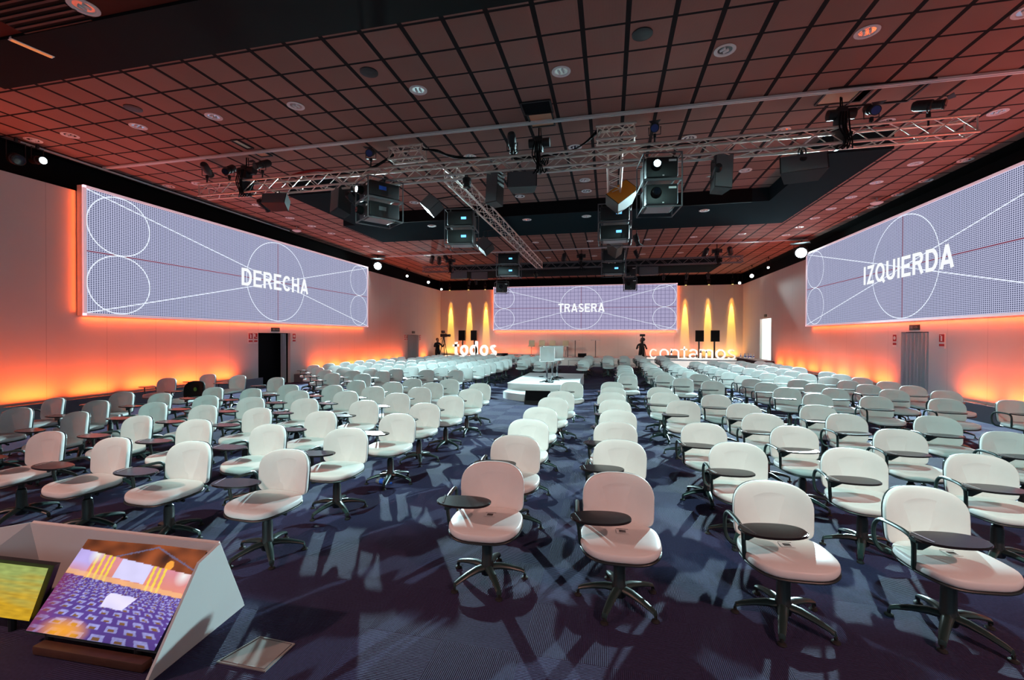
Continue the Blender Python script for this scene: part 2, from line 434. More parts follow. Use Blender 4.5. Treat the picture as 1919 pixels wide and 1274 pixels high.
# ------------------------------------------------------------------ LED bars
ORG = (1.0, .108, .014); YEL = (1.0, .36, .06)
def led_bar(x, y, side, k, col=ORG, e=LED, ln=.98):
    nm = {'L': 'left wall', 'R': 'right wall', 'B': 'back wall'}[side]
    t = thing('led_wash_bar', f'orange LED wash bar at the foot of the {nm}, {ORD[k]} from the near end' if side != 'B' else f'orange LED wash bar at the foot of the back wall, {ORD[k]} from the left', 'light', (x, y, .32 if side != 'B' else .5), 0, 'LED bars along the walls')
    bm = B()
    s = (.07, ln, .05) if side != 'B' else (ln, .07, .05)
    box(bm, (0, 0, .025), s, bev=.006); obj('housing', bm, SHELL, t)
    d = {'L': (-.22, 0, 1), 'R': (.22, 0, 1), 'B': (0, .22, 1)}[side]; xd = (0, 1, 0) if side != 'B' else (1, 0, 0)
    z = t.location.z+.056
    area('led_light', (x, y, z), d, xd, ln-.06, .04, e, col, 150, t)
k = 0
y = .9
while y < 28:
    if not (12.6 < y < 15.9 or 24.9 < y < 27.4):
        led_bar(XL+.23, y, 'L', k); k += 1
    y += 1.22
k = 0; y = 5.0
while y < 28:
    if not (12.9 < y < 15.9 or 25.2 < y < 28.1):
        led_bar(XR-.23, y, 'R', k); k += 1
    y += 1.22
for k, x in enumerate([-11.7, -10.5, -9.3, -8.1, -6.9, -5.7, 2.9, 4.1, 5.3, 6.5, 7.7]):
    led_bar(x, YB-.3, 'B', k, YEL if k in (0, 9, 10) else ORG, LED*(.6 if k in (0, 10) else .48))
# ------------------------------------------------------------------ LED / projection screens
def screenmat(name, dark, light, avg):
    m = bpy.data.materials.new(name); m.use_nodes = True; nt = m.node_tree; nt.nodes.clear()
    out = nd(nt, 'ShaderNodeOutputMaterial'); e = nd(nt, 'ShaderNodeEmission'); link(nt, e.outputs[0], out.inputs[0])
    v, s = pos(nt, True)
    def ln(c, p, wd):
        return math_(nt, 'LESS_THAN', math_(nt, 'FRACT', math_(nt, 'DIVIDE', math_(nt, 'ADD', c, 50), p)), wd)
    g = math_(nt, 'MAXIMUM', ln(s[0], .052, .36), ln(s[2], .0445, .36))
    wn = nd(nt, 'ShaderNodeTexNoise', i={'Scale': .5, 'Detail': 2}); link(nt, v, wn.inputs['Vector'])
    lt = mixc(nt, wn.outputs[0], light, avg)
    c = mixc(nt, g, dark, lt)
    if name == 'back_test_card':
        g2 = math_(nt, 'MAXIMUM', ln(s[0], .262, .09), ln(s[2], .262, .09))
        c = mixc(nt, g2, c, (.16, .15, .27))
    link(nt, c, e.inputs[0]); e.inputs[1].default_value = 1.0
    return m
CARD_L = screenmat('left_test_card', (.060, .068, .13), (.50, .54, .76), (.56, .56, .78))
CARD_B = screenmat('back_test_card', (.30, .27, .42), (.50, .45, .66), (.44, .42, .66))
def em(name, c, s=1):
    m = bpy.data.materials.new(name); m.use_nodes = True; nt = m.node_tree; nt.nodes.clear()
    out = nd(nt, 'ShaderNodeOutputMaterial'); e = nd(nt, 'ShaderNodeEmission', i={'Color': (*c, 1), 'Strength': s}); link(nt, e.outputs[0], out.inputs[0])
    return m
LINEW = em('pattern_white', (.82, .88, 1)); LINER = em('pattern_red', (.20, .045, .08)); FRAME_GLOW = mat('glowing_screen_frame', (.85, .75, .78), .5, emis=(1, .62, .70), es=.45)  # frame glows pink in place of light from the strips
TXT = em('pattern_text', (.95, .97, 1))
def screen(label, loc, rz, word, cardm, wid, tw):
    W, Hh = wid, wid/4.03; t = thing('led_screen', label, 'screen', loc, rz)
    bm = B(); box(bm, (0, .09, Hh/2), (W, .16, Hh)); obj('screen_body', bm, WHITEP, t)
    o = B(); box(o, (0, 0, 0), (W-.12, .012, Hh-.12)); p = obj('display_surface', o, cardm, t, (0, .002, Hh/2))
    fr = B(); b = .06
    for (cx, cz, sx, sz) in ((0, b/2, W, b), (0, Hh-b/2, W, b), (-W/2+b/2, Hh/2, b, Hh), (W/2-b/2, Hh/2, b, Hh)): box(fr, (cx, -.01, cz), (sx, .05, sz))
    obj('glowing_screen_frame', fr, FRAME_GLOW, t)
    ln = B(); q = .028; Hi, Wi = Hh-.14, W-.14
    def ring(cx, cz, r):
        n = 96; vs = [[ln.verts.new((cx+math.cos(2*PI*k/n)*rr, -.010, cz+math.sin(2*PI*k/n)*rr)) for k in range(n)] for rr in (r-q/2, r+q/2)]
        for k in range(n): ln.faces.new((vs[0][k], vs[0][(k+1) % n], vs[1][(k+1) % n], vs[1][k]))
    ring(0, Hh/2, Hi/2-.02)
    for sx in (-1, 1):
        for sz in (-1, 1): ring(sx*(Wi/2-Hi/4), Hh/2+sz*Hi/4, Hi/4-.01)
    for sx in (-1, 1):
        a = Vector((-Wi/2, 0, -Hi/2*sx)); d = (Vector((Wi/2, 0, Hi/2*sx))-a); nrm = Vector((-d.z, 0, d.x)).normalized()*q/2
        ln.faces.new([ln.verts.new(Vector((p_.x, -.009, p_.z+Hh/2))) for p_ in (a-nrm, a+d-nrm, a+d+nrm, a+nrm)])
    obj('test_pattern_lines', mesh(ln, LINEW, False), None, p, (0, -.002, -Hh/2))
    rd = B(); box(rd, (0, -.0085, Hh/2), (Wi, .002, .03)); box(rd, (0, -.0085, Hh/2), (.03, .002, Hi)); obj('centre_cross', rd, LINER, p, (0, 0, -Hh/2))
    text('wording', word, tw, .6, TXT, p, (0, -.016, -.30), .088, .002)
    # orange strips behind the lower and side edges
    Rz = Matrix.Rotation(rz, 4, 'Z'); P = lambda a: tuple(Vector(loc)+(Rz @ Vector(a)))
    D = lambda a: tuple(Rz @ Vector(a))
    area('glow_light', P((0, .13, -.01)), D((0, .45, -1)), D((1, 0, 0)), W-.2, .03, GLOW*W*.8, ORG, 140, t)
    for e_ in (-1, 1): area('glow_light', P((e_*(W/2+.005), .13, Hh/2)), D((e_, .5, 0)), D((0, 0, 1)), Hh-.2, .03, GLOW*Hh*.5, ORG, 140, t)
    return t
SB = 2.33
s1 = screen('left hall screen showing a grey test grid with the word DERECHA', (XL+.2, 14.15, SB), PI/2, 'DERECHA', CARD_L, 12.5, 3.35)
s2 = screen('right hall screen showing a grey test grid with the word IZQUIERDA', (XR-.2, 14.75, SB), -PI/2, 'IZQUIERDA', CARD_L, 12.6, 3.9)
s3 = screen('wide screen on the back wall with the word TRASERA on a test grid', (-1.96, YB-.2, 2.31), 0, 'TRASERA', CARD_B, 12.66, 3.2)

# ------------------------------------------------------------------ chairs
def seat_f(u, v, w_):
    z = .425+w_ - 1.3*max(0, -v-.10)**2 + .10*max(0, v-.05)**2 - .16*u*u*0
    return Vector((u, v-.035, z))
def back_f(u, v, w_, off=0):
    y = .275 + .10*(v) - 1.15*u*u - (w_+off)
    return Vector((u, y, .635+v))
def back_outline(gr=0):
    o = []
    n = 44
    for k in range(n):
        a = 2*PI*k/n; c, s_ = math.cos(a), math.sin(a)
        if s_ > 0: u = .260*abs(c)**(2/3.1)*(1 if c > 0 else -1); v = .192*abs(s_)**(2/2.9)
        else:
            u = .258*abs(c)**(2/8.5)*(1 if c > 0 else -1); v = -.168*abs(s_)**(2/8.5)
            v -= .035*(1-(u/.258)**2)
            u *= 1-.02*(-v/.19)
        o.append((u*(1+gr/.258), v*(1+gr/.19)))
    return o
def seat_outline(gr=0):
    o = []
    for u, v in sup(.272, .238, 3.5, 44):
        if v < 0: u *= 1-.10*(v/.235)**2
        else: u *= 1-.05*(v/.235)**2
        o.append((u*(1+gr/.26), v*(1+gr/.235)))
    return o
bm = B(); pad(bm, seat_outline(), .062, f=seat_f); ME_SEAT = mesh(bm, WHITE, name='seat')
bm = B(); pad(bm, seat_outline(.004), .020, f=lambda u, v, w_: seat_f(u, v, w_-.016)); ME_SSHELL = mesh(bm, SHELL, name='seat_shell')
bm = B(); pad(bm, back_outline(), .05, f=back_f); ME_BACK = mesh(bm, WHITE, name='backrest')
bm = B(); pad(bm, back_outline(-.004), .018, f=lambda u, v, w_: back_f(u, v, w_, -.016)); ME_BSHELL = mesh(bm, SHELL, name='back_shell')
def back_black():
    bm = B(); pad(bm, back_outline(.012), .062, f=lambda u, v, w_: back_f(u, v, w_, -.004)); return mesh(bm, BLACK, name='black_cover')
def arm_bm():
    bm = B()
    p = smooth_path([(-.20, .13, .405), (-.27, .17, .41), (-.30, .20, .46), (-.305, .205, .56), (-.30, .16, .625), (-.295, .05, .64), (-.29, -.07, .635), (-.283, -.11, .60), (-.275, -.105, .50), (-.26, -.09, .42), (-.19, -.06, .405)], 4)
    tube(bm, p, .0135, 8)
    return bm
def bracket_bm():
    bm = B(); box(bm, (-.26, -.13, .625), (.09, .06, .03), bev=.006)
    M = Matrix.Translation((-.24, -.15, .62)) @ Matrix.Rotation(R_(90), 4, 'X')
    prism(bm, [(-.05, -.05), (-.025, -.05), (.09, .022), (-.05, .022)], -.006, .006, M)
    return bm
def tab_bm():
    bm = B(); o = []
    for u, v in sup(.205, .125, 2.35, 40):
        if v > 0: v *= .78
        o.append((u*.98, v))
    prism(bm, o, 0, .008); prism(bm, [(a*.975, b*.96) for a, b in o], .008, .012); prism(bm, [(a*.975, b*.96) for a, b in o], -.003, 0)
    return bm
def slot_bm():
    bm = B(); box(bm, (-.150, .0, .0135), (.012, .15, .003), Matrix.Rotation(R_(12), 4, 'Z')); return bm
def col_bm():
    bm = B(); lathe(bm, [(.045, .045), (.05, .06), (.055, .115), (.042, .135), (.041, .27), (.036, .285), (.036, .30), (.025, .31), (.025, .40)]); return bm
def mech_bm():
    bm = B(); box(bm, (0, 0, .398), (.17, .20, .035), bev=.01); box(bm, (0, .16, .405), (.06, .2, .016), bev=.004)
    tube(bm, smooth_path([(0, .2, .402), (0, .27, .41), (0, .305, .46), (0, .312, .54), (0, .314, .62)]), .017, 8)
    box(bm, (0, .300, .60), (.10, .02, .14), bev=.005)
    cyl(bm, (.05, -.02, .392), (.22, -.05, .385), .006); cyl(bm, (.2, -.048, .386), (.235, -.052, .384), .012)
    return bm
def leg_bm():
    bm = B(); P = [(.035, 0, .098), (.10, 0, .100), (.18, 0, .088), (.255, 0, .068), (.285, 0, .055), (.292, 0, .035)]
    W_ = [(.034, .026), (.031, .024), (.027, .019), (.023, .015), (.020, .014), (.017, .010)]; prev = None
    for (x, y, z), (a, b) in zip(P, W_):
        r = [bm.verts.new((x, a*math.cos(q), z+b*math.sin(q))) for q in [2*PI*k/10 for k in range(10)]]
        if prev:
            for k in range(10): bm.faces.new((prev[k], prev[(k+1) % 10], r[(k+1) % 10], r[k]))
        else: bm.faces.new(r[::-1])
        prev = r
    bm.faces.new(prev)
    return bm
def foot_bm():
    bm = B(); lathe(bm, [(.024, 0), (.027, .004), (.024, .012), (.010, .018), (.010, .04)], (.288, 0, 0), 14); return bm
def tag_bm():
    bm = B(); z = .4895; x0, y0 = .02, .01
    box(bm, (x0, y0, z+.002), (.085, .070, .0015)); return bm
def mark_bm():
    bm = B(); x0, y0, z = .02, .01, .4907
    z += .0025; box(bm, (x0, y0, z), (.045, .026, .001)); box(bm, (x0, y0-.022, z), (.045, .005, .001))
    for a_, b_, c_, d_ in ((0, .033, .082, .004), (0, -.033, .082, .004), (.040, 0, .004, .07), (-.040, 0, .004, .07)): box(bm, (x0+a_, y0+b_, z), (c_, d_, .001)); return bm
ME = dict(arm=mesh(arm_bm(), FRAME), br=mesh(bracket_bm(), FRAME), tab=mesh(tab_bm(), TAB), slot=mesh(slot_bm(), CHROME), col=mesh(col_bm(), SHELL), mech=mesh(mech_bm(), SHELL), leg=mesh(leg_bm(), FRAME), foot=mesh(foot_bm(), RUBBER), tag=mesh(tag_bm(), PAPER), mark=mesh(mark_bm(), STICK))
bm = B(); bm.from_mesh(ME['col'])
for k in range(5):
    for q in ('leg', 'foot'):
        b2 = bmesh.new(); b2.from_mesh(ME[q]); bmesh.ops.rotate(b2, verts=b2.verts, cent=(0, 0, 0), matrix=Matrix.Rotation(2*PI*k/5+.3, 3, 'Z')); tm = bpy.data.meshes.new('t'); b2.to_mesh(tm); b2.free(); bm.from_mesh(tm)
ME_BASE = mesh(bm, FRAME, name='star_base')
def make_chair(full, star=0, tab=True, tabrot=0, black=False):
    t = thing('tablet_arm_chair', 'x', 'chair')
    obj('seat', ME_SEAT, None, t); obj('seat_shell', ME_SSHELL, None, t)
    bk = obj('backrest', ME_BACK if not black else BLKB, None, t)
    obj('back_shell', ME_BSHELL, None, t)
    if full:
        obj('column', ME['col'], None, t); obj('seat_mechanism', ME['mech'], None, t)
        for k in range(5):
            l = obj('leg', ME['leg'], None, t, rot=(0, 0, star+2*PI*k/5)); obj('glide_foot', ME['foot'], None, l)
        s = bpy.data.objects['seat'] if False else None
    else: obj('star_base', ME_BASE, None, t, rot=(0, 0, star))
    a = obj('arm_frame', ME['arm'], None, t)
    if full: obj('tablet_bracket', ME['br'], None, a)
    tb = obj('writing_tablet', ME['tab'], None, t, (-.135, -.175, .648), (0, 0, tabrot))
    if full: obj('pen_slot', ME['slot'], None, tb)
    return t
BLKB = back_black()
near = [make_chair(True, star=s_, tabrot=tr) for s_, tr in ((.2, 0), (.55, .12), (.9, -.1), (1.15, .05))]
tagd = []
for p in near[:2]:
    q = dup(p, (0, 0, 0)); st = [c for c in q.children if c.name.startswith('seat') and 'shell' not in c.name and 'mech' not in c.name]
    tagd.append(q)
for q in tagd:
    s_ = obj('printed_tag', ME['tag'], None, q); obj('tag_print', ME['mark'], None, s_)
far = [make_chair(False, star=s_, tabrot=tr) for s_, tr in ((.1, 0), (.4, .1), (.8, -.08), (1.0, .04))]
for q in near+far+tagd: pass
bpy.context.view_layer.update()
POOL = {'near': near, 'far': far, 'tag': tagd}
made = []
SPOTS = []
def chair(x, y, label, group, rz=None, tagged=False, kind=None):
    if any(math.hypot(x-a, y-b) < .76 for a, b in SPOTS): return
    SPOTS.append((x, y))
    kind = kind or ('tag' if tagged else 'near' if y < 8.2 else 'far')
    rz = random.uniform(-.10, .10) if rz is None else rz
    c = dup(random.choice(POOL[kind]), (x, y, 0), rz, label, group); made.append(c); return c
def px(a, b):
    p = at(a, b, z=.812); return p.x, p.y-.265
def block(pts, name, group, inner, sort_rows=.55, tagged=(), world=False):
    """pts: positions; rows counted from the camera, seats from the aisle side"""
    P = [(p if world else px(*p)) for p in pts]
    P = sorted(P, key=lambda p: p[1]); rows = []
    for p in P:
        for r in rows:
            if abs(r[0]-p[1]) < sort_rows: r[1].append(p); break
        else: rows.append([p[1], [p]])
    for i, (yy, r) in enumerate(rows):
        r.sort(key=lambda p: abs(p[0]-inner))
        for j, p in enumerate(r):
            chair(p[0], p[1], f'white tablet chair in {name}, {ORD[i]} row, {ORD[j]} from the aisle', group, tagged=(i == 0 and tagged), rz=None)
bp_ = at(371, 716, z=.812); SPOTS.append((bp_.x, bp_.y-.265))
LF = [(45, 765.6), (108, 746.8), (100.5, 810.8), (150.7, 773), (189.6, 751.8), (237, 735.5), (221, 822), (266, 780.7), (296, 755.6), (306.5, 738), (366.7, 829.6), (374, 788), (388, 760.6), (393, 742.5), (404, 726.7),
      (543, 844.7), (509, 797), (487.7, 765.6), (477.7, 745.5), (475, 729), (658.5, 804.5), (605.8, 772), (577, 748), (562, 733), (545.5, 721.6), (750, 777), (687.4, 751.8), (653.5, 734), (627, 723), (799, 756.8), (747.7, 738), (703.8, 725.4), (670, 714), (845.7, 743), (789, 726.7), (739, 716.6), (883, 730), (814, 718), (775, 710), (899.7, 719), (844, 711.6)]
block(LF, 'the left front block', 'chairs in the left front block', 0, .5)
block([(319, 709), (394, 701.5), (442, 697.8), (449.6, 704), (428, 713), (520, 708)], 'the left wall group', 'chairs beside the left wall', 0, .3)
block([(930, 868), (970.4, 818.3), (991.8, 787), (1012, 764.3), (1037, 745.5), (1053, 734), (1073.4, 716.6)], 'the left aisle file', 'chairs in the file left of the aisle', 0, .3, True)
RF = [(1160, 888.7), (1157.6, 826.4), (1151, 792), (1155.8, 769.4), (1153, 750.5), (1147.5, 736.7), (1148.8, 726.7), (1147.5, 716.6),
      (1236.7, 726.7), (1244, 736.7), (1276.9, 751.8), (1290.7, 774.4), (1317, 794.5), (1342, 740.5), (1442.4, 905.3), (1725, 915.7), (1376.5, 831.5), (1586.9, 842.5), (1822, 853.5), (1486, 800.8), (1678, 806.4), (1879, 811), (1423.6, 776.6), (1583.7, 777.2), (1747, 781.3), (1392, 757.7), (1530, 760.3), (1637, 743.6), (1765.8, 748.3), (1894.6, 750.8), (1530, 739), (1280.6, 709)]
block(RF, 'the right front block', 'chairs in the right front block', 0, .45, True)
L2 = []
def col(L, x, y0, y1, st=.972, j=.06):
    y = y0
    while y <= y1: L.append((x+random.uniform(-j, j), y-.265+random.uniform(-j, j))); y += st
for x, y0, y1 in ((-4.57, 12.75, 24.6), (-5.5, 12.7, 24.6), (-6.62, 10.85, 24.5), (-7.5, 10.85, 24.5), (-8.45, 11.8, 24), (-9.35, 12.7, 23.4), (-10.27, 13.65, 21.2)): col(L2, x, y0, y1)
for x, y0, y1 in ((-3.85, 19.4, 24.6), (-2.85, 18.5, 24.6)): col(L2, x, y0, y1)
block(L2, 'the left rear block', 'chairs in the left rear block', 0, .49, world=True)
R2 = []
for x, y0, y1 in ((.5, 11.95, 17.4), (1.45, 12.6, 18.6), (2.4, 11.15, 20.6), (3.5, 10.0, 20.6), (4.5, 10.05, 21.2), (5.52, 10.1, 20.8), (6.35, 10.1, 20.8)): col(R2, x, y0, y1)
block(R2, 'the right rear block', 'chairs in the right rear block', 0, .49, world=True)
R3 = []
for x, y0, y1 in ((-1.1, 19.4, 24.4), (-.08, 20.8, 24.8), (.75, 21.8, 24.9), (1.62, 21.8, 25.8), (2.75, 23.5, 25.8)): col(R3, x, y0, y1)
block(R3, 'the far centre group', 'chairs in the far centre group', 0, .49, world=True)
p = at(371, 716, z=.812)
BCH = make_chair(False, .3, True, 0, True); BCH.location = (p.x, p.y-.265, 0); BCH['label'] = 'tablet-arm chair with a black backrest near the left wall'; BCH['group'] = 'x'
del BCH['group']
e_ = B(); lathe(e_, [(.045, 0), (.045, .004)], (0, 0, 0), 24, Matrix.Translation((.0, .20, .66)) @ Matrix.Rotation(R_(90), 4, 'X')); obj('green_emblem', e_, GREENS, BCH)
for q in near+far+tagd:
    def rm(o):
        for c in list(o.children): rm(c)
        bpy.data.objects.remove(o)
    rm(q)
print('CHAIRS', len(made)+1)

# ------------------------------------------------------------------ trusses
def truss(label, p0, p1, wd=.27, ht=.27, r=.024, group='aluminium trusses', m=None, zig=.32):
    p0, p1 = Vector(p0), Vector(p1); d = p1-p0; L = d.length; t = thing('lighting_truss', label, 'truss', p0, math.atan2(d.y, d.x), group); m = m or ALU
    for a in (-wd/2, wd/2):
        for z in (0, ht): bm = B(); cyl(bm, (0, a, z), (L, a, z), r, seg=10); obj('chord', bm, m, t)
    n = max(2, round(L/zig)); st = L/n
    for nm, f in (('lacing', lambda u, s_: (u, -wd/2, s_*ht)), ('lacing', lambda u, s_: (u, wd/2, s_*ht)), ('lacing', lambda u, s_: (u, (s_-.5)*wd, 0)), ('lacing', lambda u, s_: (u, (s_-.5)*wd, ht))):
        bm = B()
        for i in range(n): cyl(bm, f(i*st, i % 2), f((i+1)*st, (i+1) % 2), .010, seg=6)
        for u in (.03, L-.03): cyl(bm, f(u, 0), f(u, 1), .014, seg=6)
        obj(nm, bm, m, t)
    return t
ZT = 5.2
truss('long aluminium truss running across the hall in front, carrying the nearest lamps', (-9.62, 8.7, ZT), (5.82, 8.7, ZT))
truss('dark rear truss running across the hall before the back screen', (-9.5, 21.25, ZT), (5.75, 21.25, ZT), m=GREY)
truss('left lengthwise truss joining front and rear trusses', (-3.36, 8.86, ZT), (-3.36, 21.1, ZT))
truss('right lengthwise truss joining front and rear trusses', (.08, 8.86, ZT), (.08, 21.1, ZT))
truss('short truss stub above the left truss joint', (-4.66, 8.7, ZT+.45), (-3.86, 8.7, ZT+.45), ht=.25, wd=.25, zig=.2)
truss('short truss stub above the right truss joint', (-.28, 8.7, ZT+.45), (.47, 8.7, ZT+.45), ht=.25, wd=.25, zig=.2)
# hoists and cable bundles that hold the trusses from the ceiling
def hoist(label, a, b, y, zt=ZC, loop=1):
    x = at(a, b, y=y).x; t = thing('chain_hoist', label, 'hoist', (x, y, ZT+.24), 0, 'hoists on the trusses')
    bm = B(); box(bm, (0, 0, .25), (.16, .2, .30), bev=.02); cyl(bm, (-.2, 0, .3), (.22, 0, .3), .09, seg=14); obj('motor', bm, BLACK2, t)
    bm = B(); cyl(bm, (0, 0, .35), (0, 0, zt-ZT-.24), .014, seg=6); cyl(bm, (.05, .02, .3), (.03, .02, zt-ZT-.24), .009, seg=6); obj('chain', bm, BLACK, t)
    bm = B()
    for k in range(4): tube(bm, smooth_path([(.04*k-.06, -.15, .28), (.05*k-.1, -.2, .0), (.03*k, -.2, -.25), (.08*k-.1, -.1, -.33), (.1+.03*k, .02, 0)], 5), .012, 6)
    obj('cable_loop', bm, BLACK, t)
    bm = B(); box(bm, (0, 0, -.1), (.06, .34, .34), bev=.01); obj('truss_bracket', bm, BLACK2, t)
hoist('black chain hoist with hanging cables near the left end of the front truss', 462, 300, 8.7)
hoist('black chain hoist at the middle of the front truss', 1010, 260, 8.7)
hoist('black chain hoist near the right end of the front truss', 1575, 210, 8.7)
hoist('black chain hoist at the left end of the rear truss', 845, 490, 21.25)
hoist('black chain hoist at the middle of the rear truss', 1089, 480, 21.25)
hoist('black chain hoist at the right end of the rear truss', 1343, 475, 21.25)
# cables lying along the top of the front truss
def cable(label, pts, r=.012, n=3, m=BLACK, cat='cable', group=None):
    bm = B()
    for k in range(n):
        q = [Vector(p)+Vector((random.uniform(-.03, .03), random.uniform(-.03, .03), random.uniform(-.02, .03))) for p in pts]; tube(bm, smooth_path(q, 5), r, 6)
    return tag(obj('cable', bm, m), label, cat, group)
cable('black cables drooping from the left stub truss onto the front truss', [(-3.9, 8.7, 5.85), (-3.6, 8.7, 5.78), (-3.2, 8.68, 5.6), (-2.6, 8.68, 5.52), (-1.6, 8.7, 5.50)], n=5)
cable('black cables drooping from the left side of the left stub truss', [(-4.6, 8.7, 5.8), (-4.9, 8.7, 5.62), (-5.3, 8.7, 5.5), (-6.4, 8.7, 5.49), (-8.2, 8.7, 5.49)], n=5)
cable('black cables drooping from the right stub truss onto the front truss', [(-.25, 8.7, 5.85), (-.5, 8.7, 5.65), (-.9, 8.7, 5.5), (-1.9, 8.72, 5.49)], n=4)
cable('black cables lying along the right end of the front truss', [(.5, 8.7, 5.49), (2.2, 8.7, 5.50), (3.2, 8.7, 5.49), (4.6, 8.7, 5.49)], n=3)
cable('red and blue cloth-wrapped cable bundle lying on the left part of the front truss', [(-7.1, 8.66, 5.51), (-6.6, 8.66, 5.56), (-6.1, 8.66, 5.52)], r=.03, n=1, m=RED)
# ------------------------------------------------------------------ stage lamps
def lamp(label, a, b, y, aim, kind='profile', up=True, blue=False, hang=None, ln=.42, r=.085, x=None, z=None, group='stage lamps on the trusses', lens=None, sup_h=.16):
    p = at(a, b, y=y) if x is None else Vector((x, y, z))
    t = thing('stage_lamp', label, 'lamp', p, 0, group)
    d = (Vector(aim)-p).normalized(); Q = d.to_track_quat('Z', 'Y').to_matrix().to_4x4()
    bm = B(); lathe(bm, [(r*.75, -ln*.5), (r, -ln*.4), (r, ln*.1), (r*.8, ln*.14), (r*.8, ln*.42), (r*.95, ln*.44), (r*.95, ln*.5)], seg=16, M=Q); obj('lamp_body', bm, BLACK2, t)
    bm = B(); lathe(bm, [(r*.78, ln*.5), (r*.78, ln*.5+.01)], seg=20, M=Q); obj('lens', bm, lens or (BLUELENS if blue else GLASSD), t)
    bm = B(); sgn = -1 if up else 1
    hd = Vector((d.y, -d.x, 0)); hd = hd.normalized() if hd.length > .01 else Vector((1, 0, 0))
    A = hd*(r+.02)
    tube(bm, [A, A+Vector((0, 0, sgn*sup_h*.9)), -A+Vector((0, 0, sgn*sup_h*.9)), -A], .010, 6); obj('yoke', bm, BLACK2, t)
    bm = B(); box(bm, (0, 0, sgn*(sup_h+.01)), (.05, .05, .08), bev=.006)
    if hang and len(hang) == 3: tube(bm, [(0, 0, sgn*sup_h), (0, 0, hang[2]-.03), (hang[0], hang[1], hang[2])], .016, 8)
    elif hang: cyl(bm, (0, 0, sgn*sup_h), (0, hang[0], sgn*(sup_h+hang[1])), .016, seg=8)
    obj('clamp', bm, BLACK2, t)
    if ln > .3:
        bm = B(); prism(bm, [(-.07, 0), (.07, 0), (.10, .09), (-.10, .09)], -.004, .004, Q @ Matrix.Translation((0, r, ln*.5)) @ Matrix.Rotation(R_(60), 4, 'X')); obj('barn_door', bm, BLACK2, t)
    return t, p
FR = [(388, 318, (-12, 14, 4), 0, 'leftmost stage lamp on the front truss, pointing left'), (430, 318, (-6, 0, 0), 0, 'second stage lamp from the left on the front truss'),
      (492, 308, (-9, 2, 2), 0, 'stage lamp beside the left hoist of the front truss'), (695, 285, (-2, 0, 1), 1, 'blue-lensed stage lamp left of the left stub truss'),
      (960, 268, (-2.4, 14, 2), 0, 'small stage lamp on the middle of the front truss, left of the hoist'), (1227, 238, (0, 0, 1), 1, 'blue-lensed stage lamp right of the right stub truss'),
      (1633, 205, (3, 0, 1), 1, 'blue-lensed stage lamp right of the right hoist on the front truss'), (1740, 197, (12, 3, 3), 0, 'rightmost stage lamp on the front truss, pointing right')]
for a, b, aim, bl, lb in FR: lamp(lb, a, b, 8.6, aim, blue=bl, hang=(0, .18))
for a, b, aim, lb in [(810, 486, (-14, 30, 1), 'leftmost lamp on the rear truss'), (823, 488, (-12, 30, 1), 'second lamp from the left on the rear truss'), (836, 484, (-9, 31, 3), 'third lamp from the left on the rear truss'),
                      (1057, 482, (-4, 30, 2), 'small lamp left of the middle hoist on the rear truss'), (1322, 473, (3, 30, 1), 'lamp left of the right hoist on the rear truss'), (1368, 470, (8, 30, 2), 'rightmost lamp on the rear truss')]:
    lamp(lb, a, b, 21.2, aim, hang=(0, .12), r=.11, ln=.5)
for a, b, lb, aim in [(1193, 450, 'small lamp beside the middle right projectors, pointing down', (2.2, 13, 0)), (1192, 476, 'small lamp right of the rear right projectors', (3.4, 19, 0))]:
    y_l = 14.0 if b < 460 else 20.6; pl = at(a, b, y=y_l); lamp(lb, a, b, y_l, aim, up=False, hang=(.21-pl.x, 0, ZT+.01-pl.z), r=.08, ln=.34)
lamp('white dome lamp hanging below the front truss, left of the tall speaker', 875, 342, 8.7, (-2.7, 8.7, 0), up=False, r=.09, ln=.2, hang=(0, .05), sup_h=.12)
# two strong white lamps high on the side walls, and small ones near them
def walllamp(label, a, b, x, aim, lens, r=.12, e=0, deg=70, blend=.25, col=CYAN):
    p = at(a, b, x=x); t, _ = lamp(label, 0, 0, p.y, aim, x=p.x, z=p.z, r=r, ln=.3, lens=lens, group='lamps on top of the side walls', up=False, sup_h=max(.1, 5.995-p.z), hang=None)
    if e > 5000:
        bm = B(); d0 = (Vector(aim)-p).normalized(); h0 = Vector((d0.x, d0.y, 0)).normalized(); box(bm, h0*.42+Vector((0, 0, r+.03)), (.5, .7, .008), Matrix.Rotation(math.atan2(h0.y, h0.x), 4, 'Z')); obj('added_top_flag', bm, BLACK2, t)  # flat plate added above the lens to block upward rays
    if e:
        d = (Vector(aim)-p).normalized(); spot('lamp_light', p+d*.2, aim, e, col, deg, blend, .10, t)
    return t
walllamp('very bright white lamp above the far end of the left screen', 708, 497, -12.0, (-5.8, 10.2, 0), LENSB, .23, KEY, 58)
walllamp('very bright white lamp above the near end of the right screen', 1502, 472, 8.0, (2.4, 9.8, 0), LENSB, .26, KEY, 60)
walllamp('small lit lamp on the left wall top, first beyond the bright lamp', 763, 516, -12.1, (-6, 12, 0), LENSS, .09)
walllamp('small lit lamp on the left wall top, second beyond the bright lamp', 803, 528, -12.1, (-6, 12, 0), LENSS, .11, 1500, 50)
walllamp('small lit lamp at the far left corner of the wall tops', 827, 541, -12.1, (-6, 18, 0), LENSS, .09)
walllamp('small lit lamp on the right wall top nearest the bright lamp', 1440, 500, 8.05, (3, 12, 0), LENSS, .07)
walllamp('small lit lamp on the right wall top, second beyond the bright lamp', 1409, 516, 8.05, (3, 12, 0), LENSS, .13, 1500, 50)
walllamp('small lit lamp at the far right corner of the wall tops', 1387, 529, 8.0, (2, 18, 0), LENSS, .10)
walllamp('dark lamp with a lit white face on the near left wall top', 70, 300, -12.3, (-8, 7.5, 5.2), LENSS, .09)
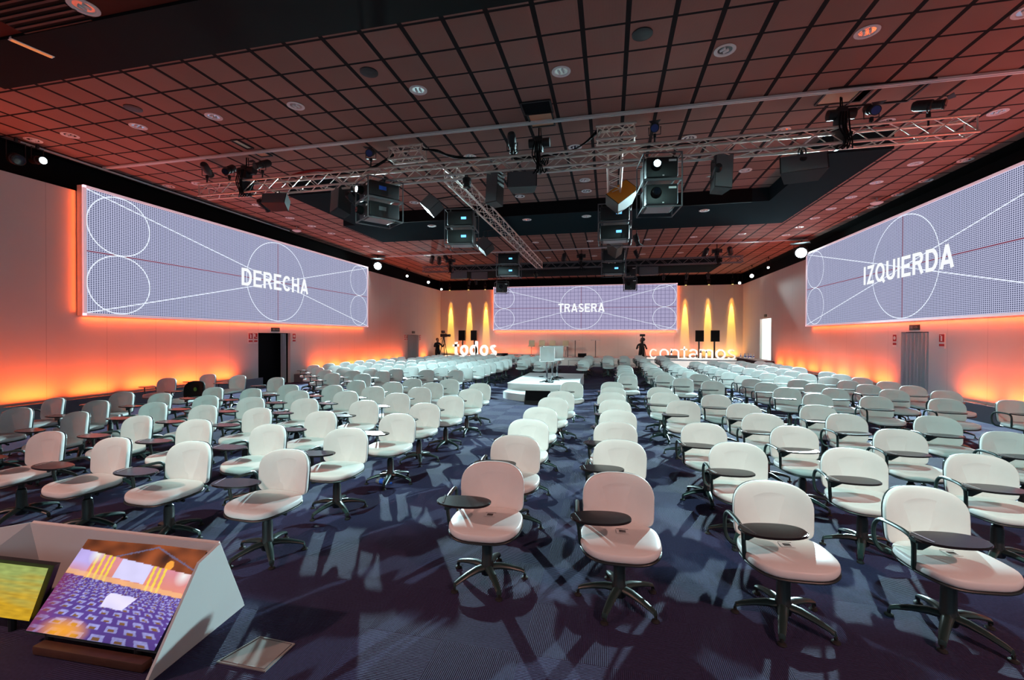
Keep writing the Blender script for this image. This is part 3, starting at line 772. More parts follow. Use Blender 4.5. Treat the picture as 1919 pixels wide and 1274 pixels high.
walllamp('dark unlit lamp on the near left wall top, left of the lit one', 30, 298, -12.3, (-9, 6, 4.5), GLASSD, .12)
# profile lamps on the front truss for the rear seats, added fill lamps on the front soffit for the near seats
for x_, tgt, lb, e in ((-7.9, (-8.0, 17.5, .6), 'black profile lamp under the front truss aimed at the left rear seats', HOUSE), (-5.6, (-4.6, 19.5, .6), 'second black profile lamp under the front truss aimed at the rear seats', HOUSE*.8), (3.3, (4.6, 16.5, .6), 'black profile lamp under the front truss aimed at the right rear seats', HOUSE), (1.9, (1.0, 19.5, .6), 'black profile lamp under the right part of the front truss aimed at the far seats', HOUSE*.8)):
    t, p = lamp(lb, 0, 0, 8.7, tgt, x=x_, z=ZT-.30, up=False, sup_h=.2, hang=(0, .08), r=.07, ln=.34)
    d = (Vector(tgt)-p).normalized(); spot('lamp_light', p+d*.2, tgt, e, (.56, .94, .97), 44 , .25, .05, t)
for x_, tgt, lb in ((-6.5, (-3.4, 3.4, .3), 'added warm fill lamp on the front soffit, left of the camera'), (4.5, (1.6, 3.4, .3), 'added warm fill lamp on the front soffit, right of the camera')):
    t, p = lamp(lb, 0, 0, -1.2, tgt, x=x_, z=5.3, up=False, sup_h=.25, hang=(0, .12), r=.09, ln=.34, group='added fill lamps on the front soffit')
    d = (Vector(tgt)-p).normalized(); spot('lamp_light', p+d*.2, tgt, FILLW, (1, .50, .42), 66, .9, .06, t)  # salmon fill for the chair backs, added out of view
for x_, tgt, lb in ((-3.2, (-3.9, 7.8, .5), 'added cool fill lamp on the front soffit, left'), (1.2, (1.9, 7.8, .5), 'added cool fill lamp on the front soffit, right')):
    t, p = lamp(lb, 0, 0, 1.6, tgt, x=x_, z=5.3, up=False, sup_h=.25, hang=(0, .12), r=.08, ln=.34, group='added fill lamps on the front soffit')
    d = (Vector(tgt)-p).normalized(); spot('lamp_light', p+d*.2, tgt, 980, (.54, .94, .88), 76, .35, .05, t)  # cyan fill for the middle rows, lamps added out of view
# yellow beams on the back wall
for k, (a, b) in enumerate([(845, 541), (880, 541), (911, 541), (1284, 533), (1327, 532), (1371, 532)]):
    x_ = at(a, b, y=YB).x; side = 'left' if k < 3 else 'right'
    t, p = lamp(f'yellow wall-wash lamp above the back wall, {ORD[k%3]} on the {side} of the screen', 0, 0, YB-.26, (x_, YB-.2, 0), x=x_, z=5.42, up=False, sup_h=.3, hang=(0, .35), r=.07, ln=.26, lens=LENSY, group='yellow lamps above the back wall')
    tl = math.tan(R_(6.2)); spot('lamp_light', (x_, YB-.26, 5.26), (x_, YB-.26+tl*5, .26), 4200, (1, .56, .07), 10.5, .25, .03, t)
    spot('lamp_light', (x_, YB-.26, 5.26), (x_, YB-.26+tl*5, .26), 420, (1, .42, .05), 24, .9, .03, t)
# added lamps: warm wash on the middle of the back wall, steep ones for the standing letters
for a, lb in ((-3.6, 'added wash lamp on the rear truss, left of centre'), (.9, 'added wash lamp on the rear truss, right of centre')):
    t, p = lamp(lb, 0, 0, 21.375, (a+.3, 30.5, .4), x=a, z=ZT-.26, up=False, sup_h=.17, hang=(0, .08), r=.09, ln=.34)
    spot('lamp_light', p+Vector((0, .25, 0)), (a+.3, 30.5, .7), 520, (1, .66, .50), 40, .8, .08, t)  # lamp added to brighten the wall under the screen
for k, q in enumerate((866, 908, 1236, 1276, 1318, 1358)):
    a = at(q, 655, y=29.0).x; xa = max(-8.9, min(5.5, a)); lb = f'small added lamp under the rear beam above the word {"todos" if k < 2 else "contamos"}, {ORD[k if k < 2 else k-2]} from the left'
    tg = Vector((a, 28.8, .35)); t, p = lamp(lb, 0, 0, 27.0, tg, x=xa, z=5.35, up=False, sup_h=.2, hang=(0, .08), r=.08, ln=.3, group='added lamps under the rear beam')
    spot('lamp_light', p+(tg-p).normalized()*.2, tg, 2600 if k < 2 else 2000, (1, .90, .80), 33, .35, .05, t)  # lamp added to brighten the letters
# ------------------------------------------------------------------ projectors
def projector(label, c, rz, sz=(.62, .72, .44), lit=False, glow=False, drop=0):
    t = thing('projector', label, 'projector', c, rz, 'projectors hanging from the trusses'); sx, sy, s_z = sz
    bm = B(); box(bm, (0, 0, 0), (sx, sy, s_z), bev=.03); obj('projector_body', bm, BLACK2, t)
    bm = B(); lathe(bm, [(.085, 0), (.095, .05), (.075, .09), (.07, .12)], seg=20, M=Matrix.Translation((-.12*sx/.62, -sy/2, .02)) @ Matrix.Rotation(R_(90), 4, 'X')); l = obj('lens_barrel', bm, BLACK, t)
    bm = B(); lathe(bm, [(.058, .121), (.058, .126)], seg=20, M=Matrix.Translation((-.12*sx/.62, -sy/2, .02)) @ Matrix.Rotation(R_(90), 4, 'X')); obj('lens_glass', bm, LENSB if lit else GLASSD, l)
    bm = B(); g = .05; X, Y, Z = sx/2+g, sy/2+g, s_z/2+g
    for z in (-Z, Z): tube(bm, [(-X, -Y, z), (X, -Y, z), (X, Y, z), (-X, Y, z), (-X, -Y, z)], .013, 6)
    for x in (-X, X):
        for y in (-Y, Y): cyl(bm, (x, y, -Z), (x, y, Z), .013, seg=6)
    obj('rigging_cage', bm, GREY, t)
    bm = B(); box(bm, (0, 0, -s_z/2-.004), (sx*.8, sy*.78, .01)); obj('base_plate', bm, FILTER, t)
    bm = B(); box(bm, (-.1, sy/2+.004, .0), (.13, .008, .06)); obj('status_display', bm, LCD, t)
    bm = B(); box(bm, (sx/2+.004, -.05, .02), (.008, .16, .08)); obj('side_label', bm, BLUEL if lit else GREY, t)
    bm = B(); box(bm, (.18, -sy/2-.003, s_z/2-.07), (.13, .006, .035)); box(bm, (.02, -sy/2-.003, -s_z/2+.03), (.03, .006, .02)); obj('front_label', bm, PAPER, t)
    if drop:
        bm = B()
        for x in (-X*.8, X*.8): cyl(bm, (x, 0, s_z/2), (x, 0, s_z/2+drop), .018, seg=8)
        box(bm, (0, 0, s_z/2+drop*.5), (sx*1.1, .05, .04)); obj('rigging_bar', bm, BLACK2, t)
    return t
def stack(names, a, b0, b1, y, rz, sz, lit0=False):
    """two projectors one above the other between pixel rows b0 and b1"""
    y = at(a, b0, z=5.13).y; top = at(a, b0, y=y); bot = at(a, b1, y=y); h = (top.z-bot.z)/2; s = (sz[0], sz[1], h-.12)
    projector(names[0], (top.x, y, top.z-h/2), rz, s, lit0, drop=max(.04, ZT-(top.z-h/2)-s[2]/2)); projector(names[1], (top.x, y, bot.z+h/2), rz, s)
stack(('upper left projector under the front truss, its lens lit', 'lower left projector under the front truss, below the lit one'), 711, 343, 418, 9.1, R_(-38), (.58, .66, 0), True)
stack(('upper right projector under the front truss, its lens glowing blue-white', 'lower right projector under the front truss, below the glowing one'), 1234, 300, 398, 8.9, R_(6), (.56, .62, 0), True)
stack(('upper projector on the left lengthwise truss with a blue display', 'lower projector on the left lengthwise truss with a blue display'), 866, 398, 464, 12.6, R_(188), (.66, .62, 0))
stack(('upper projector on the right lengthwise truss, seen from behind', 'lower projector on the right lengthwise truss, seen from behind'), 1152, 388, 456, 12.6, R_(180), (.70, .60, 0))
stack(('upper far left projector at the rear truss with a blue display', 'lower far left projector at the rear truss with a blue display'), 954, 476, 520, 19.6, R_(185), (.80, .6, 0))
stack(('upper far right projector at the rear truss, seen from behind', 'lower far right projector at the rear truss, seen from behind'), 1150, 468, 517, 19.6, R_(180), (.78, .6, 0))
def small_proj(label, a, b0, b1, y, rz, w_=.5, dr=True):
    top = at(a, b0, y=y); bot = at(a, b1, y=y); h = top.z-bot.z
    projector(label, (top.x, y, (top.z+bot.z)/2), rz, (w_, .5, h-.08), drop=max(.05, ZT-top.z+.05) if dr else .12)
small_proj('lowest small projector of the far left cluster, in front of the back screen', 940, 529, 549, 21.25, R_(25))
small_proj('small projector of the far right cluster, upper one', 1180, 500, 520, 21.25, R_(0))
small_proj('lowest small projector of the far right cluster, in front of the back screen', 1181, 523, 544, 21.25, R_(0), dr=False)
# ------------------------------------------------------------------ hanging speakers
def speaker_box(label, a, b, y, sz, rot, strap=None, m=BLACK2, grp='speakers hanging from the trusses', side=None):
    p = at(a, b, y=y); t = thing('hanging_speaker', label, 'speaker', p, 0, grp)
    Rm = Matrix.Rotation(rot[2], 4, 'Z') @ Matrix.Rotation(rot[0], 4, 'X') @ Matrix.Rotation(rot[1], 4, 'Y')
    sx, sy, s_z = sz
    bm = B(); prism(bm, [(-sx/2, -sy/2), (sx/2, -sy/2), (sx/2*.72, sy/2), (-sx/2*.72, sy/2)], -s_z/2, s_z/2, Rm); obj('cabinet', bm, m, t)
    bm = B(); box(bm, (0, -sy/2-.004, 0), (sx*.94, .012, s_z*.95)); xf(bm, bm.verts, Rm); obj('grille', bm, GREY if side is None else side, t)
    if strap is not None:
        bm = B(); z1 = ZT-p.z+.02; z0 = .02; sx_, sy_ = strap if isinstance(strap, tuple) else (p.x, strap)
        for x in (-.06, .06): tube(bm, [(x, 0, z0), (x, 0, z1-.06), (sx_-p.x+x*.6, sy_-p.y, z1)], .012, 6)
        obj('hanging_bracket', bm, BLACK2, t)
speaker_box('dark brown horizontal speaker hanging left under the front truss', 520, 379, 8.7, (.56, .32, .26), (R_(-20), 0, R_(10)), 8.7, side=GREY)
speaker_box('tall dark speaker hanging under the left part of the front truss', 640, 378, 8.9, (.32, .34, .62), (R_(-12), R_(-14), R_(-25)), 8.8)
speaker_box('tall dark speaker hanging below the middle of the front truss', 929, 354, 8.8, (.28, .3, .68), (R_(-5), 0, R_(-20)), 8.8)
speaker_box('wide black speaker hanging just right of the tall middle speaker', 980, 342, 8.7, (.60, .3, .32), (R_(-8), 0, R_(4)), 8.7)
speaker_box('tall dark speaker hanging under the right part of the front truss', 1350, 326, 8.8, (.32, .3, .66), (R_(-6), R_(5), R_(12)), 8.8)
speaker_box('grey-faced horizontal speaker hanging right under the front truss', 1503, 316, 8.7, (.72, .34, .34), (R_(-18), 0, R_(-12)), 8.7)
speaker_box('tilted black speaker beside the left lengthwise truss, upper one', 811, 386, 9.9, (.46, .3, .34), (R_(-25), R_(40), R_(-10)), (-3.5, 9.9))
speaker_box('tilted black speaker beside the left lengthwise truss, lower one', 910, 462, 13.2, (.48, .34, .36), (R_(-25), R_(42), R_(-5)), (-3.44, 13.2))
speaker_box('tilted speaker with an orange side hanging below the right lengthwise truss', 1163, 371, 10.6, (.68, .42, .40), (R_(-25), R_(-42), R_(10)), (.08, 10.6), side=ORANGE)
speaker_box('black speaker with a pale V-shaped edge between the right projectors', 1152, 466, 15.6, (.5, .5, .3), (R_(-35), R_(45), 0), (.08, 15.6), side=FILTER)
for a, b, lb in [(862, 516, 'leftmost dark speaker slung under the rear truss'), (900, 517, 'second dark speaker slung under the rear truss'), (1215, 508, 'right dark speaker slung under the rear truss')]:
    speaker_box(lb, a, b, 21.5, (.9, .3, .38), (0, 0, 0), 21.25)
# ------------------------------------------------------------------ ceiling fittings
def downlight():
    t = thing('recessed_downlight', 'x', 'ceiling light', (0, 0, 0), 0, 'recessed downlights')
    bm = B(); lathe(bm, [(.105, 0), (.15, -.004), (.15, -.012), (.11, -.016), (.095, .0)], seg=28); obj('trim_ring', bm, WHITEP, t)
    bm = B(); lathe(bm, [(.10, -.004), (.075, .0), (.02, .0)], seg=28); obj('reflector', bm, CHROME, t)
    bm = B()
    for s_ in (-1, 1): cyl(bm, (s_*.035, -.03, -.012), (s_*.035, .05, -.004), .016, seg=8)
    obj('bulb', bm, PAPER, t)
    return t
DL = [(-12.1, 6.93), (-11.05, 6.93), (-9.24, 6.93), (-7.41, 6.93), (-5.6, 6.93), (-3.2, 6.93), (-.77, 6.93), (1.62, 6.93), (3.42, 6.93), (5.2, 6.93), (7.0, 6.93),
      (-12.1, 9.88), (-11.1, 9.88), (-3.2, 9.75), (-.77, 9.75), (1.61, 9.82), (3.39, 9.85), (5.2, 9.88), (7.0, 9.9), (-11.05, 11.9), (-7.5, 11.8), (-6.0, 12.7), (-2.64, 12.8), (-.67, 11.84), (-.67, 12.74), (3.3, 12.0),
      (7.15, 12.4), (8.15, 12.4), (7.0, 13.68), (8.2, 13.8), (7.0, 14.95), (8.2, 14.97), (7.0, 16.15), (8.2, 16.23), (7.0, 17.3), (8.2, 17.4), (-11.1, 13.43), (-11.1, 14.6), (-11.1, 15.8), (-11.1, 17.0), (-11.1, 18.4), (-11.1, 19.7), (7.0, 18.6), (7.0, 19.9),
      (-3.24, 19.2), (-.86, 19.4), (1.56, 19.6), (3.4, 19.5), (5.2, 19.3), (-5.6, 19.3), (-7.4, 19.3), (-3.2, 23), (-.8, 23), (1.6, 23), (3.4, 23), (5.2, 23), (-5.6, 23), (-7.4, 23), (-9.2, 23)]
d0 = downlight(); first = True; bpy.context.view_layer.update()
rows = sorted({round(y) for x, y in DL})
DL.sort(key=lambda p: (round(p[1]), p[0])); cnt = {}
for x, y in DL:
    r = round(y); cnt[r] = cnt.get(r, 0)+1
    lb = f'recessed ceiling downlight, {ORD[rows.index(r)]} row from the front, {ORD[cnt[r]-1]} from the left'
    if (13.5 < y < 16.2 and -9 < x < 5.5): continue
    if first: d0.location = (x, y, ZC); d0['label'] = lb; first = False
    else: dup(d0, (x, y, ZC), random.uniform(0, 3), lb)
for k, (x, y) in enumerate([(-2.65, 14.0), (-.74, 14.0), (2.75, 14.1), (-6.0, 14.1)]): dup(d0, (x, y, 5.67), 0, f'recessed downlight in the underside of the dark beam, {ORD[k]} placed one')
dup(d0, (-5.97, 3.88, 5.67), 0, 'recessed downlight in the dark front soffit at the top left'); dup(d0, (-7.4, 3.35, 5.67), 0, 'recessed downlight in the dark front soffit at the left edge')
def disc(name, label, cat, x, y, z, r, m, group=None):
    bm = B(); lathe(bm, [(r, 0), (r, -.012), (r*.8, -.02), (r*.3, -.02)], seg=24); t = tag(obj(name, bm, m, loc=(x, y, z)), label, cat, group); return t
for x, y, lb in ((-3.75, 6.3, 'left of centre'), (.42, 6.32, 'right of centre'), (-8.6, 6.36, 'on the left')): disc('ceiling_speaker', f'round dark ceiling speaker grille in the front ceiling {lb}', 'speaker', x, y, ZC, .14, BLACK2, 'round ceiling grilles')
disc('smoke_detector', 'round smoke detector on the front soffit at the top left', 'smoke detector', -7.2, 3.55, 5.67, .1, WHITEP)
def rail(label, p0, p1, r=.014, n=2, off=.055, m=WHITEP):
    bm = B(); d = (Vector(p1)-Vector(p0)).normalized(); s = Vector((-d.y, d.x, 0))
    for k in range(n): q = s*(k-(n-1)/2)*off; box(bm, (Vector(p0)+Vector(p1))/2+q, ((Vector(p1)-Vector(p0)).length, r*2, r*2.2), Matrix.Rotation(math.atan2(d.y, d.x), 4, 'Z'))
    tag(obj('ceiling_rail', bm, m), label, 'rail', 'ceiling rails')
rail('double white ceiling rail crossing the whole front of the hall', (-12.3, 8.42, ZC-.03), (8.5, 8.42, ZC-.03), .017)
rail('thin pale rail crossing the ceiling above the rear truss', (-11.9, 20.9, ZC-.03), (8.2, 20.9, ZC-.03), .02, 1)
rail('thin rail along the left edge of the ceiling', (-12.42, 6.9, ZC-.03), (-12.42, 15, ZC-.03), .015, 1)
def hatch(label, a, b, c, d, inside, up=.22):
    (x0, y0, _), (x1, y1, _) = at(a, b, z=ZC), at(c, d, z=ZC); t = thing('ceiling_hatch', label, 'hatch', ((x0+x1)/2, (y0+y1)/2, ZC-.004), 0, 'open ceiling hatches')
    w_, h = abs(x1-x0), abs(y1-y0); bm = B()
    for s_ in (-1, 1): box(bm, (s_*w_/2, 0, -.01), (.03, h, .025)); box(bm, (0, s_*h/2, -.01), (w_, .03, .025))
    obj('hatch_frame', bm, BLACK2, t); bm = B(); box(bm, (0, 0, -.002), (w_-.03, h-.03, .004)); obj('hatch_panel', bm, inside, t)
    return t
PALE = mat('pale_green_panel', (.5, .7, .55), .6); ORANGE_LIT = mat('orange_lit_panel', (.75, .42, .26), .6)  # orange light on the panels is put into the orange colour
hatch('pale green ceiling hatch above the left hoist', 432, 262, 475, 277, PALE)
hatch('orange-lit ceiling panel right of the left hoist', 470, 283, 510, 291, ORANGE_LIT)
hatch('orange-lit ceiling hatch above the middle hoist', 988, 213, 1040, 233, ORANGE_LIT)
hatch('dark ceiling grille behind the middle hoist hatch', 975, 192, 1036, 208, DK)
hatch('dark-edged ceiling panel above the right hoist', 1555, 165, 1612, 188, ORANGE_LIT)
hatch('dark-framed ceiling panel at the upper right', 1625, 158, 1700, 188, CEIL)
# emergency strip light and vent grille on the front soffit
p = at(60, 88, z=5.66); e1, e2 = at(35, 78, z=5.66), at(84, 99, z=5.66); t = thing('emergency_light', 'narrow orange emergency strip light on the front soffit at the top left', 'light', (p.x, p.y, 5.665), math.atan2(e2.y-e1.y, e2.x-e1.x))
bm = B(); box(bm, (0, 0, -.015), (.42, .09, .03), bev=.008); obj('housing', bm, WHITEP, t); bm = B(); box(bm, (0, 0, -.032), (.38, .06, .006)); obj('diffuser', bm, mat('amber_diffuser', (.6, .3, .15), .5, emis=(1, .3, .08), es=.5), t)
p = at(100, 45, z=5.66); t = thing('vent_grille', 'dark slatted vent grille on the front soffit at the top left', 'vent', (p.x, p.y, 5.668), 0)
bm = B()
for k in range(14): box(bm, (0, -.55+k*.085, -.01), (1.1, .03, .02))
obj('slats', bm, BLACK2, t); bm = B(); box(bm, (0, 0, -.002), (1.16, 1.24, .004)); obj('backing', bm, BLACK, t)
# small white domes on the side ceilings
for a, b, lb in ((556, 432, 'small white dome camera under the left ceiling margin'), (1643, 380, 'small white dome camera under the right ceiling margin')):
    p = at(a, b, z=5.9); t = thing('dome_camera', lb, 'camera', (p.x, p.y, ZC), 0, 'dome cameras')
    bm = B(); cyl(bm, (0, 0, 0), (0, 0, -.12), .02, seg=8); obj('stem', bm, WHITEP, t); bm = B(); lathe(bm, [(.05, -.10), (.16, -.14), (.16, -.16), (.08, -.20), (.02, -.215)], seg=20); obj('dome', bm, WHITEP, t)

# ------------------------------------------------------------------ stage
SY = 28.4
t = thing('stage', 'long low white stage in front of the back wall', 'stage', (-2, 29.6, 0))
bm = B(); box(bm, (0, 0, .25), (19.2, 2.5, .5)); obj('platform', bm, WHITEP, t)
bm = B(); box(bm, (0, 0, .503), (19.3, 2.55, .012)); obj('stage_top', bm, WHITEP, t)
t = thing('stage_steps', 'white steps leading up to the middle of the stage', 'steps', (.2, 28.0, 0))
for k in range(2): bm = B(); box(bm, (0, .2*k-.02, .083+.166*k), (3.3, .68-.4*k+.02, .166)); obj('step', bm, WHITEP, t)
def tag_text(word, x0, x1, ybase, y, hpx, bold, m, label, z=.51):
    a, b = at(x0, ybase, y=y), at(x1, ybase, y=y); w_ = (b-a).length; hh = (at(x0, ybase-hpx, y=y)-a).z
    o = text('standing_letters', word, w_, hh, m, None, ((a.x+b.x)/2, y, z), bold, .16); tag(o, label, 'sign', None); return o
tag_text('todos', 848, 931, 668, 29.3, 27, .085, WHITEP, 'white standing bold letters spelling todos on the left of the stage')
tag_text('contamos', 1217, 1379, 671, 28.9, 24, .046, WHITEP, 'white standing thin letters spelling contamos on the right of the stage')
def pa_speaker(label, a, b0, b1, w_, y):
    p = at(a, b0, y=y); q = at(a, b1, y=y); t = thing('stand_speaker', label, 'speaker', (p.x, y, .509), 0, 'loudspeakers on stands on the stage'); z0, z1 = q.z-.509, p.z-.509
    bm = B(); prism(bm, [(-w_/2, -.2), (w_/2, -.2), (w_/2*.7, .2), (-w_/2*.7, .2)], z0, z1); obj('cabinet', bm, BLACK2, t)
    bm = B(); box(bm, (0, -.205, (z0+z1)/2), (w_*.92, .012, (z1-z0)*.94)); obj('grille', bm, BLACK, t)
    bm = B(); cyl(bm, (0, 0, 0), (0, 0, z0), .05, seg=10); obj('pole', bm, BLACK2, t)
    bm = B(); lathe(bm, [(.25, 0), (.25, .02), (.05, .03)], seg=20); obj('base_plate', bm, BLACK2, t)
y_ = 30.2
pa_speaker('leftmost black loudspeaker on a stand above the word todos', 867, 619, 638, .50, y_)
pa_speaker('second black loudspeaker on a stand above the word todos', 889, 619, 638, .44, y_)
pa_speaker('black loudspeaker on a stand above the word contamos, left one', 1310, 619, 640, .52, y_)
pa_speaker('black loudspeaker on a stand above the word contamos, right one', 1339, 619, 640, .54, y_)
def stage_stool(label, a, y=29.6):
    p = at(a, 655, y=y); t = thing('bar_stool', label, 'stool', (p.x, y, .509), random.uniform(-.2, .2), 'cream bar stools on the stage')
    bm = B(); box(bm, (0, .12, .92), (.40, .05, .36), bev=.015); obj('backrest', bm, PEACH, t); bm = B(); box(bm, (0, -.05, .70), (.42, .38, .07), bev=.02); obj('seat', bm, PEACH, t)
    bm = B(); cyl(bm, (0, 0, .02), (0, 0, .67), .025, seg=10); obj('post', bm, CHROME, t); bm = B(); lathe(bm, [(.21, 0), (.2, .012), (.03, .03)], seg=24); obj('base', bm, CHROME, t)
for a, lb in ((996, 'leftmost cream bar stool on the stage'), (1015, 'second cream bar stool on the stage'), (1035, 'third cream bar stool on the stage'), (1060, 'rightmost cream bar stool on the stage')): stage_stool(lb, a)
t = thing('high_table', 'long high table in front of the cream stools on the stage', 'table', (at(1040, 655, y=29.1).x, 29.1, .509)); bm = B(); box(bm, (0, 0, .72), (1.9, .42, .035)); obj('tabletop', bm, WHITEP, t)
for s_ in (-.85, 0, .85): bm = B(); cyl(bm, (s_, 0, .0), (s_, 0, .71), .03, seg=10); obj('table_leg', bm, GREY, t)
for a, lb in ((1078, 'left round cocktail table with one thin leg on the stage'), (1116, 'right round cocktail table with one thin leg on the stage')):
    p = at(a, 637, y=29.4); t = thing('cocktail_table', lb, 'table', (p.x, 29.4, .509), 0, 'cocktail tables on the stage'); h = p.z-.509
    bm = B(); lathe(bm, [(.30, h-.03), (.31, h-.015), (.30, h)], seg=28); obj('tabletop', bm, WHITEP, t); bm = B(); cyl(bm, (0, 0, 0), (0, 0, h-.02), .028, seg=10); obj('table_leg', bm, GREY, t); bm = B(); lathe(bm, [(.22, 0), (.21, .015), (.03, .03)], seg=24); obj('base', bm, GREY, t)
def wedge(label, loc, sx, sy, s_z, rz=0, grp='black floor monitors'):
    t = thing('floor_monitor', label, 'monitor', loc, rz, grp); bm = B()
    M = Matrix.Translation((-sx/2, 0, 0)) @ Matrix.Rotation(R_(90), 4, 'Y') @ Matrix.Rotation(R_(90), 4, 'Z')
    pr = [(-sy/2, 0), (sy/2, 0), (sy/2, s_z*.8), (sy/2*.6, s_z), (-sy/2*.7, s_z*.25)]
    a = [bm.verts.new((-sx/2, y, z)) for y, z in pr]; b = [bm.verts.new((sx/2, y, z)) for y, z in pr]; bm.faces.new(a); bm.faces.new(b[::-1])
    for i in range(5): bm.faces.new((a[i], a[(i+1) % 5], b[(i+1) % 5], b[i]))
    obj('cabinet', bm, BLACK2, t)
    n_ = Vector((0, -(s_z*.75), sy/2*1.3)).normalized(); c = Vector((0, (-sy/2*.7+sy/2*.6)/2, s_z*.625))+n_*.006
    g = B(); box(g, c, (sx*.9, math.hypot(sy*.65, s_z*.75)*.9, .01), Matrix.Rotation(math.atan2(s_z*.75, sy*.65), 4, 'X')); obj('grille', g, BLACK, t)
p = at(1091, 660, y=29.2); t = thing('stage_box', 'black box on the stage between the two cocktail tables', 'box', (p.x, 29.2, .509)); bm = B(); box(bm, (0, 0, .13), (.55, .35, .26), bev=.02); obj('case', bm, BLACK2, t); bm = B(); box(bm, (0, -.178, .13), (.48, .006, .2)); obj('front_grille', bm, BLACK, t)
wedge('black floor monitor on the left of the stage beside the word todos', (at(941, 665, y=28.8).x, 28.8, .51), .75, .4, .22)
wedge('black floor monitor on the stage beneath the word contamos', (at(1258, 668, y=28.6).x, 28.6, .51), .75, .4, .22)
# ------------------------------------------------------------------ low platform in the middle
def rnd(pts, n=10):
    return pts
deck = thing('low_platform', 'low two-tier white platform with a rounded front in the centre aisle', 'platform', (-2.08, 15, 0))
def arcfront(x0, x1, yb, yf, bulge, n=14):
    o = [(x1-(-2.08), yb-15), (x0-(-2.08), yb-15)]
    for k in range(n+1):
        t_ = k/n; o.append((x0+(x1-x0)*t_+2.08, yf-bulge*math.sin(PI*t_)**.75-15))
    return o
bm = B(); prism(bm, arcfront(-3.15, -1.0, 17.5, 12.85, .62), 0, .2); obj('lower_tier', bm, WHITEP, deck)
bm = B(); prism(bm, arcfront(-3.15, -1.0, 17.5, 13.45, .25), .2, .385); obj('upper_tier', bm, WHITEP, deck)
bm = B(); prism(bm, arcfront(-3.16, -.99, 17.51, 13.44, .25), .385, .397); obj('deck_edge', bm, PAPER, deck)
p = at(998, 756, z=.1); wedge('black floor monitor on the carpet before the low platform', (p.x+.02, 12.0, 0), .70, .42, .34, R_(4))
def stool(label, a, b, rz, y):
    p = at(a, b, z=.4); t = thing('high_stool', label, 'stool', (p.x, p.y, .398), rz, 'white high-backed stools on the low platform')
    bm = B(); box(bm, (0, .19, .93), (.46, .05, .42), bev=.02); obj('backrest', bm, WHITE, t)
    bm = B(); box(bm, (0, 0, .70), (.48, .42, .07), bev=.025); obj('seat', bm, WHITE, t)
    bm = B(); cyl(bm, (0, 0, .05), (0, 0, .67), .028, seg=12); cyl(bm, (0, 0, .38), (0, 0, .66), .036, seg=12); obj('post', bm, CHROME, t)
    bm = B()
    for k in range(4):
        a_ = 2*PI*k/4+.5; cyl(bm, (0, 0, .05), (.27*math.cos(a_), .27*math.sin(a_), .015), .022, .012, seg=8)
    lathe(bm, [(.07, .0), (.06, .04), (.03, .09)], seg=16); obj('star_base', bm, BLACK2, t)
stool('white high-backed stool nearest on the low platform', 1025, 716, R_(190), 15)
stool('white high-backed stool in the middle of the low platform group', 1035, 712, R_(40), 15.6)
stool('white high-backed stool farthest right on the low platform', 1044, 709, R_(10), 16)
for a, b, lb in ((1014, 706, 'small black microphone lying on the left of the low platform'), (1032, 717, 'small black microphone lying beside the nearest stool base')):
    p = at(a, b, z=.4); t = thing('microphone', lb, 'microphone', (p.x, p.y, .412), .3, 'microphones on the low platform'); bm = B(); cyl(bm, (-.08, 0, 0), (.06, 0, 0), .012, .016); obj('handle', bm, BLACK2, t); bm = B(); lathe(bm, [(.01, 0), (.024, .01), (.024, .03), (.01, .045)], M=Matrix.Translation((.05, 0, 0)) @ Matrix.Rotation(R_(90), 4, 'Y')); obj('grille_head', bm, GREY, t)
# transparent side table near the stage
p = at(1073, 690, z=0); t = thing('side_table', 'clear plastic side table near the middle of the stage front', 'table', (p.x, 26.9, 0)); bm = B(); box(bm, (0, 0, .42), (.7, .4, .02)); obj('tabletop', bm, GLASSM, t)
for s_ in (-.33, .33): bm = B(); box(bm, (s_, 0, .205), (.02, .38, .41)); obj('side_panel', bm, GLASSM, t)
# ------------------------------------------------------------------ table with bottles by the far right door
p0 = at(1440, 679, z=.75); t = thing('catering_table', 'long table under a dark red cloth by the bright doorway on the right', 'table', (7.15, 24.3, 0), R_(90)); bm = B(); box(bm, (0, 0, .73), (3.6, .74, .03)); obj('tabletop', bm, PAPER, t)
bm = B(); n = 80; rr = []
for j, z in enumerate((.75, .55, .3, .04)):
    ring = []
    for k in range(n):
        a_ = 2*PI*k/n; u, v = 1.84*abs(math.cos(a_))**.25*(1 if math.cos(a_) > 0 else -1), .4*abs(math.sin(a_))**.25*(1 if math.sin(a_) > 0 else -1)
        f_ = 1+.05*j*.4*math.sin(k*PI/2.5); ring.append(bm.verts.new((u*f_, v*(1+.06*j*.5*math.sin(k*PI/2.5)), z)))
    rr.append(ring)
for A, Bq in zip(rr, rr[1:]):
    for k in range(n): bm.faces.new((A[k], A[(k+1) % n], Bq[(k+1) % n], Bq[k]))
tag(obj('table_cloth', bm, REDCL, loc=(7.15, 24.3, 0), rot=(0, 0, R_(90))), 'dark red cloth hanging round the table by the bright doorway', 'tablecloth')
def bottle_bm():
    bm = B(); lathe(bm, [(.032, 0), (.034, .01), (.034, .14), (.028, .17), (.013, .20), (.013, .225)], seg=16); return bm
MEB, = [mesh(bottle_bm(), GLASSM)]; bm = B(); lathe(bm, [(.0145, .222), (.0145, .24), (.01, .245)], seg=12); MEC = mesh(bm, BLUEL); bm = B(); lathe(bm, [(.0345, .06), (.0345, .12)], seg=16); MEL = mesh(bm, BLUEL)
def bottle(label, loc, rot=(0, 0, 0), group=None):
    t = thing('water_bottle', label, 'bottle', loc, 0, group); t.rotation_euler = rot; obj('bottle_body', MEB, None, t); obj('cap', MEC, None, t); obj('bottle_label', MEL, None, t)
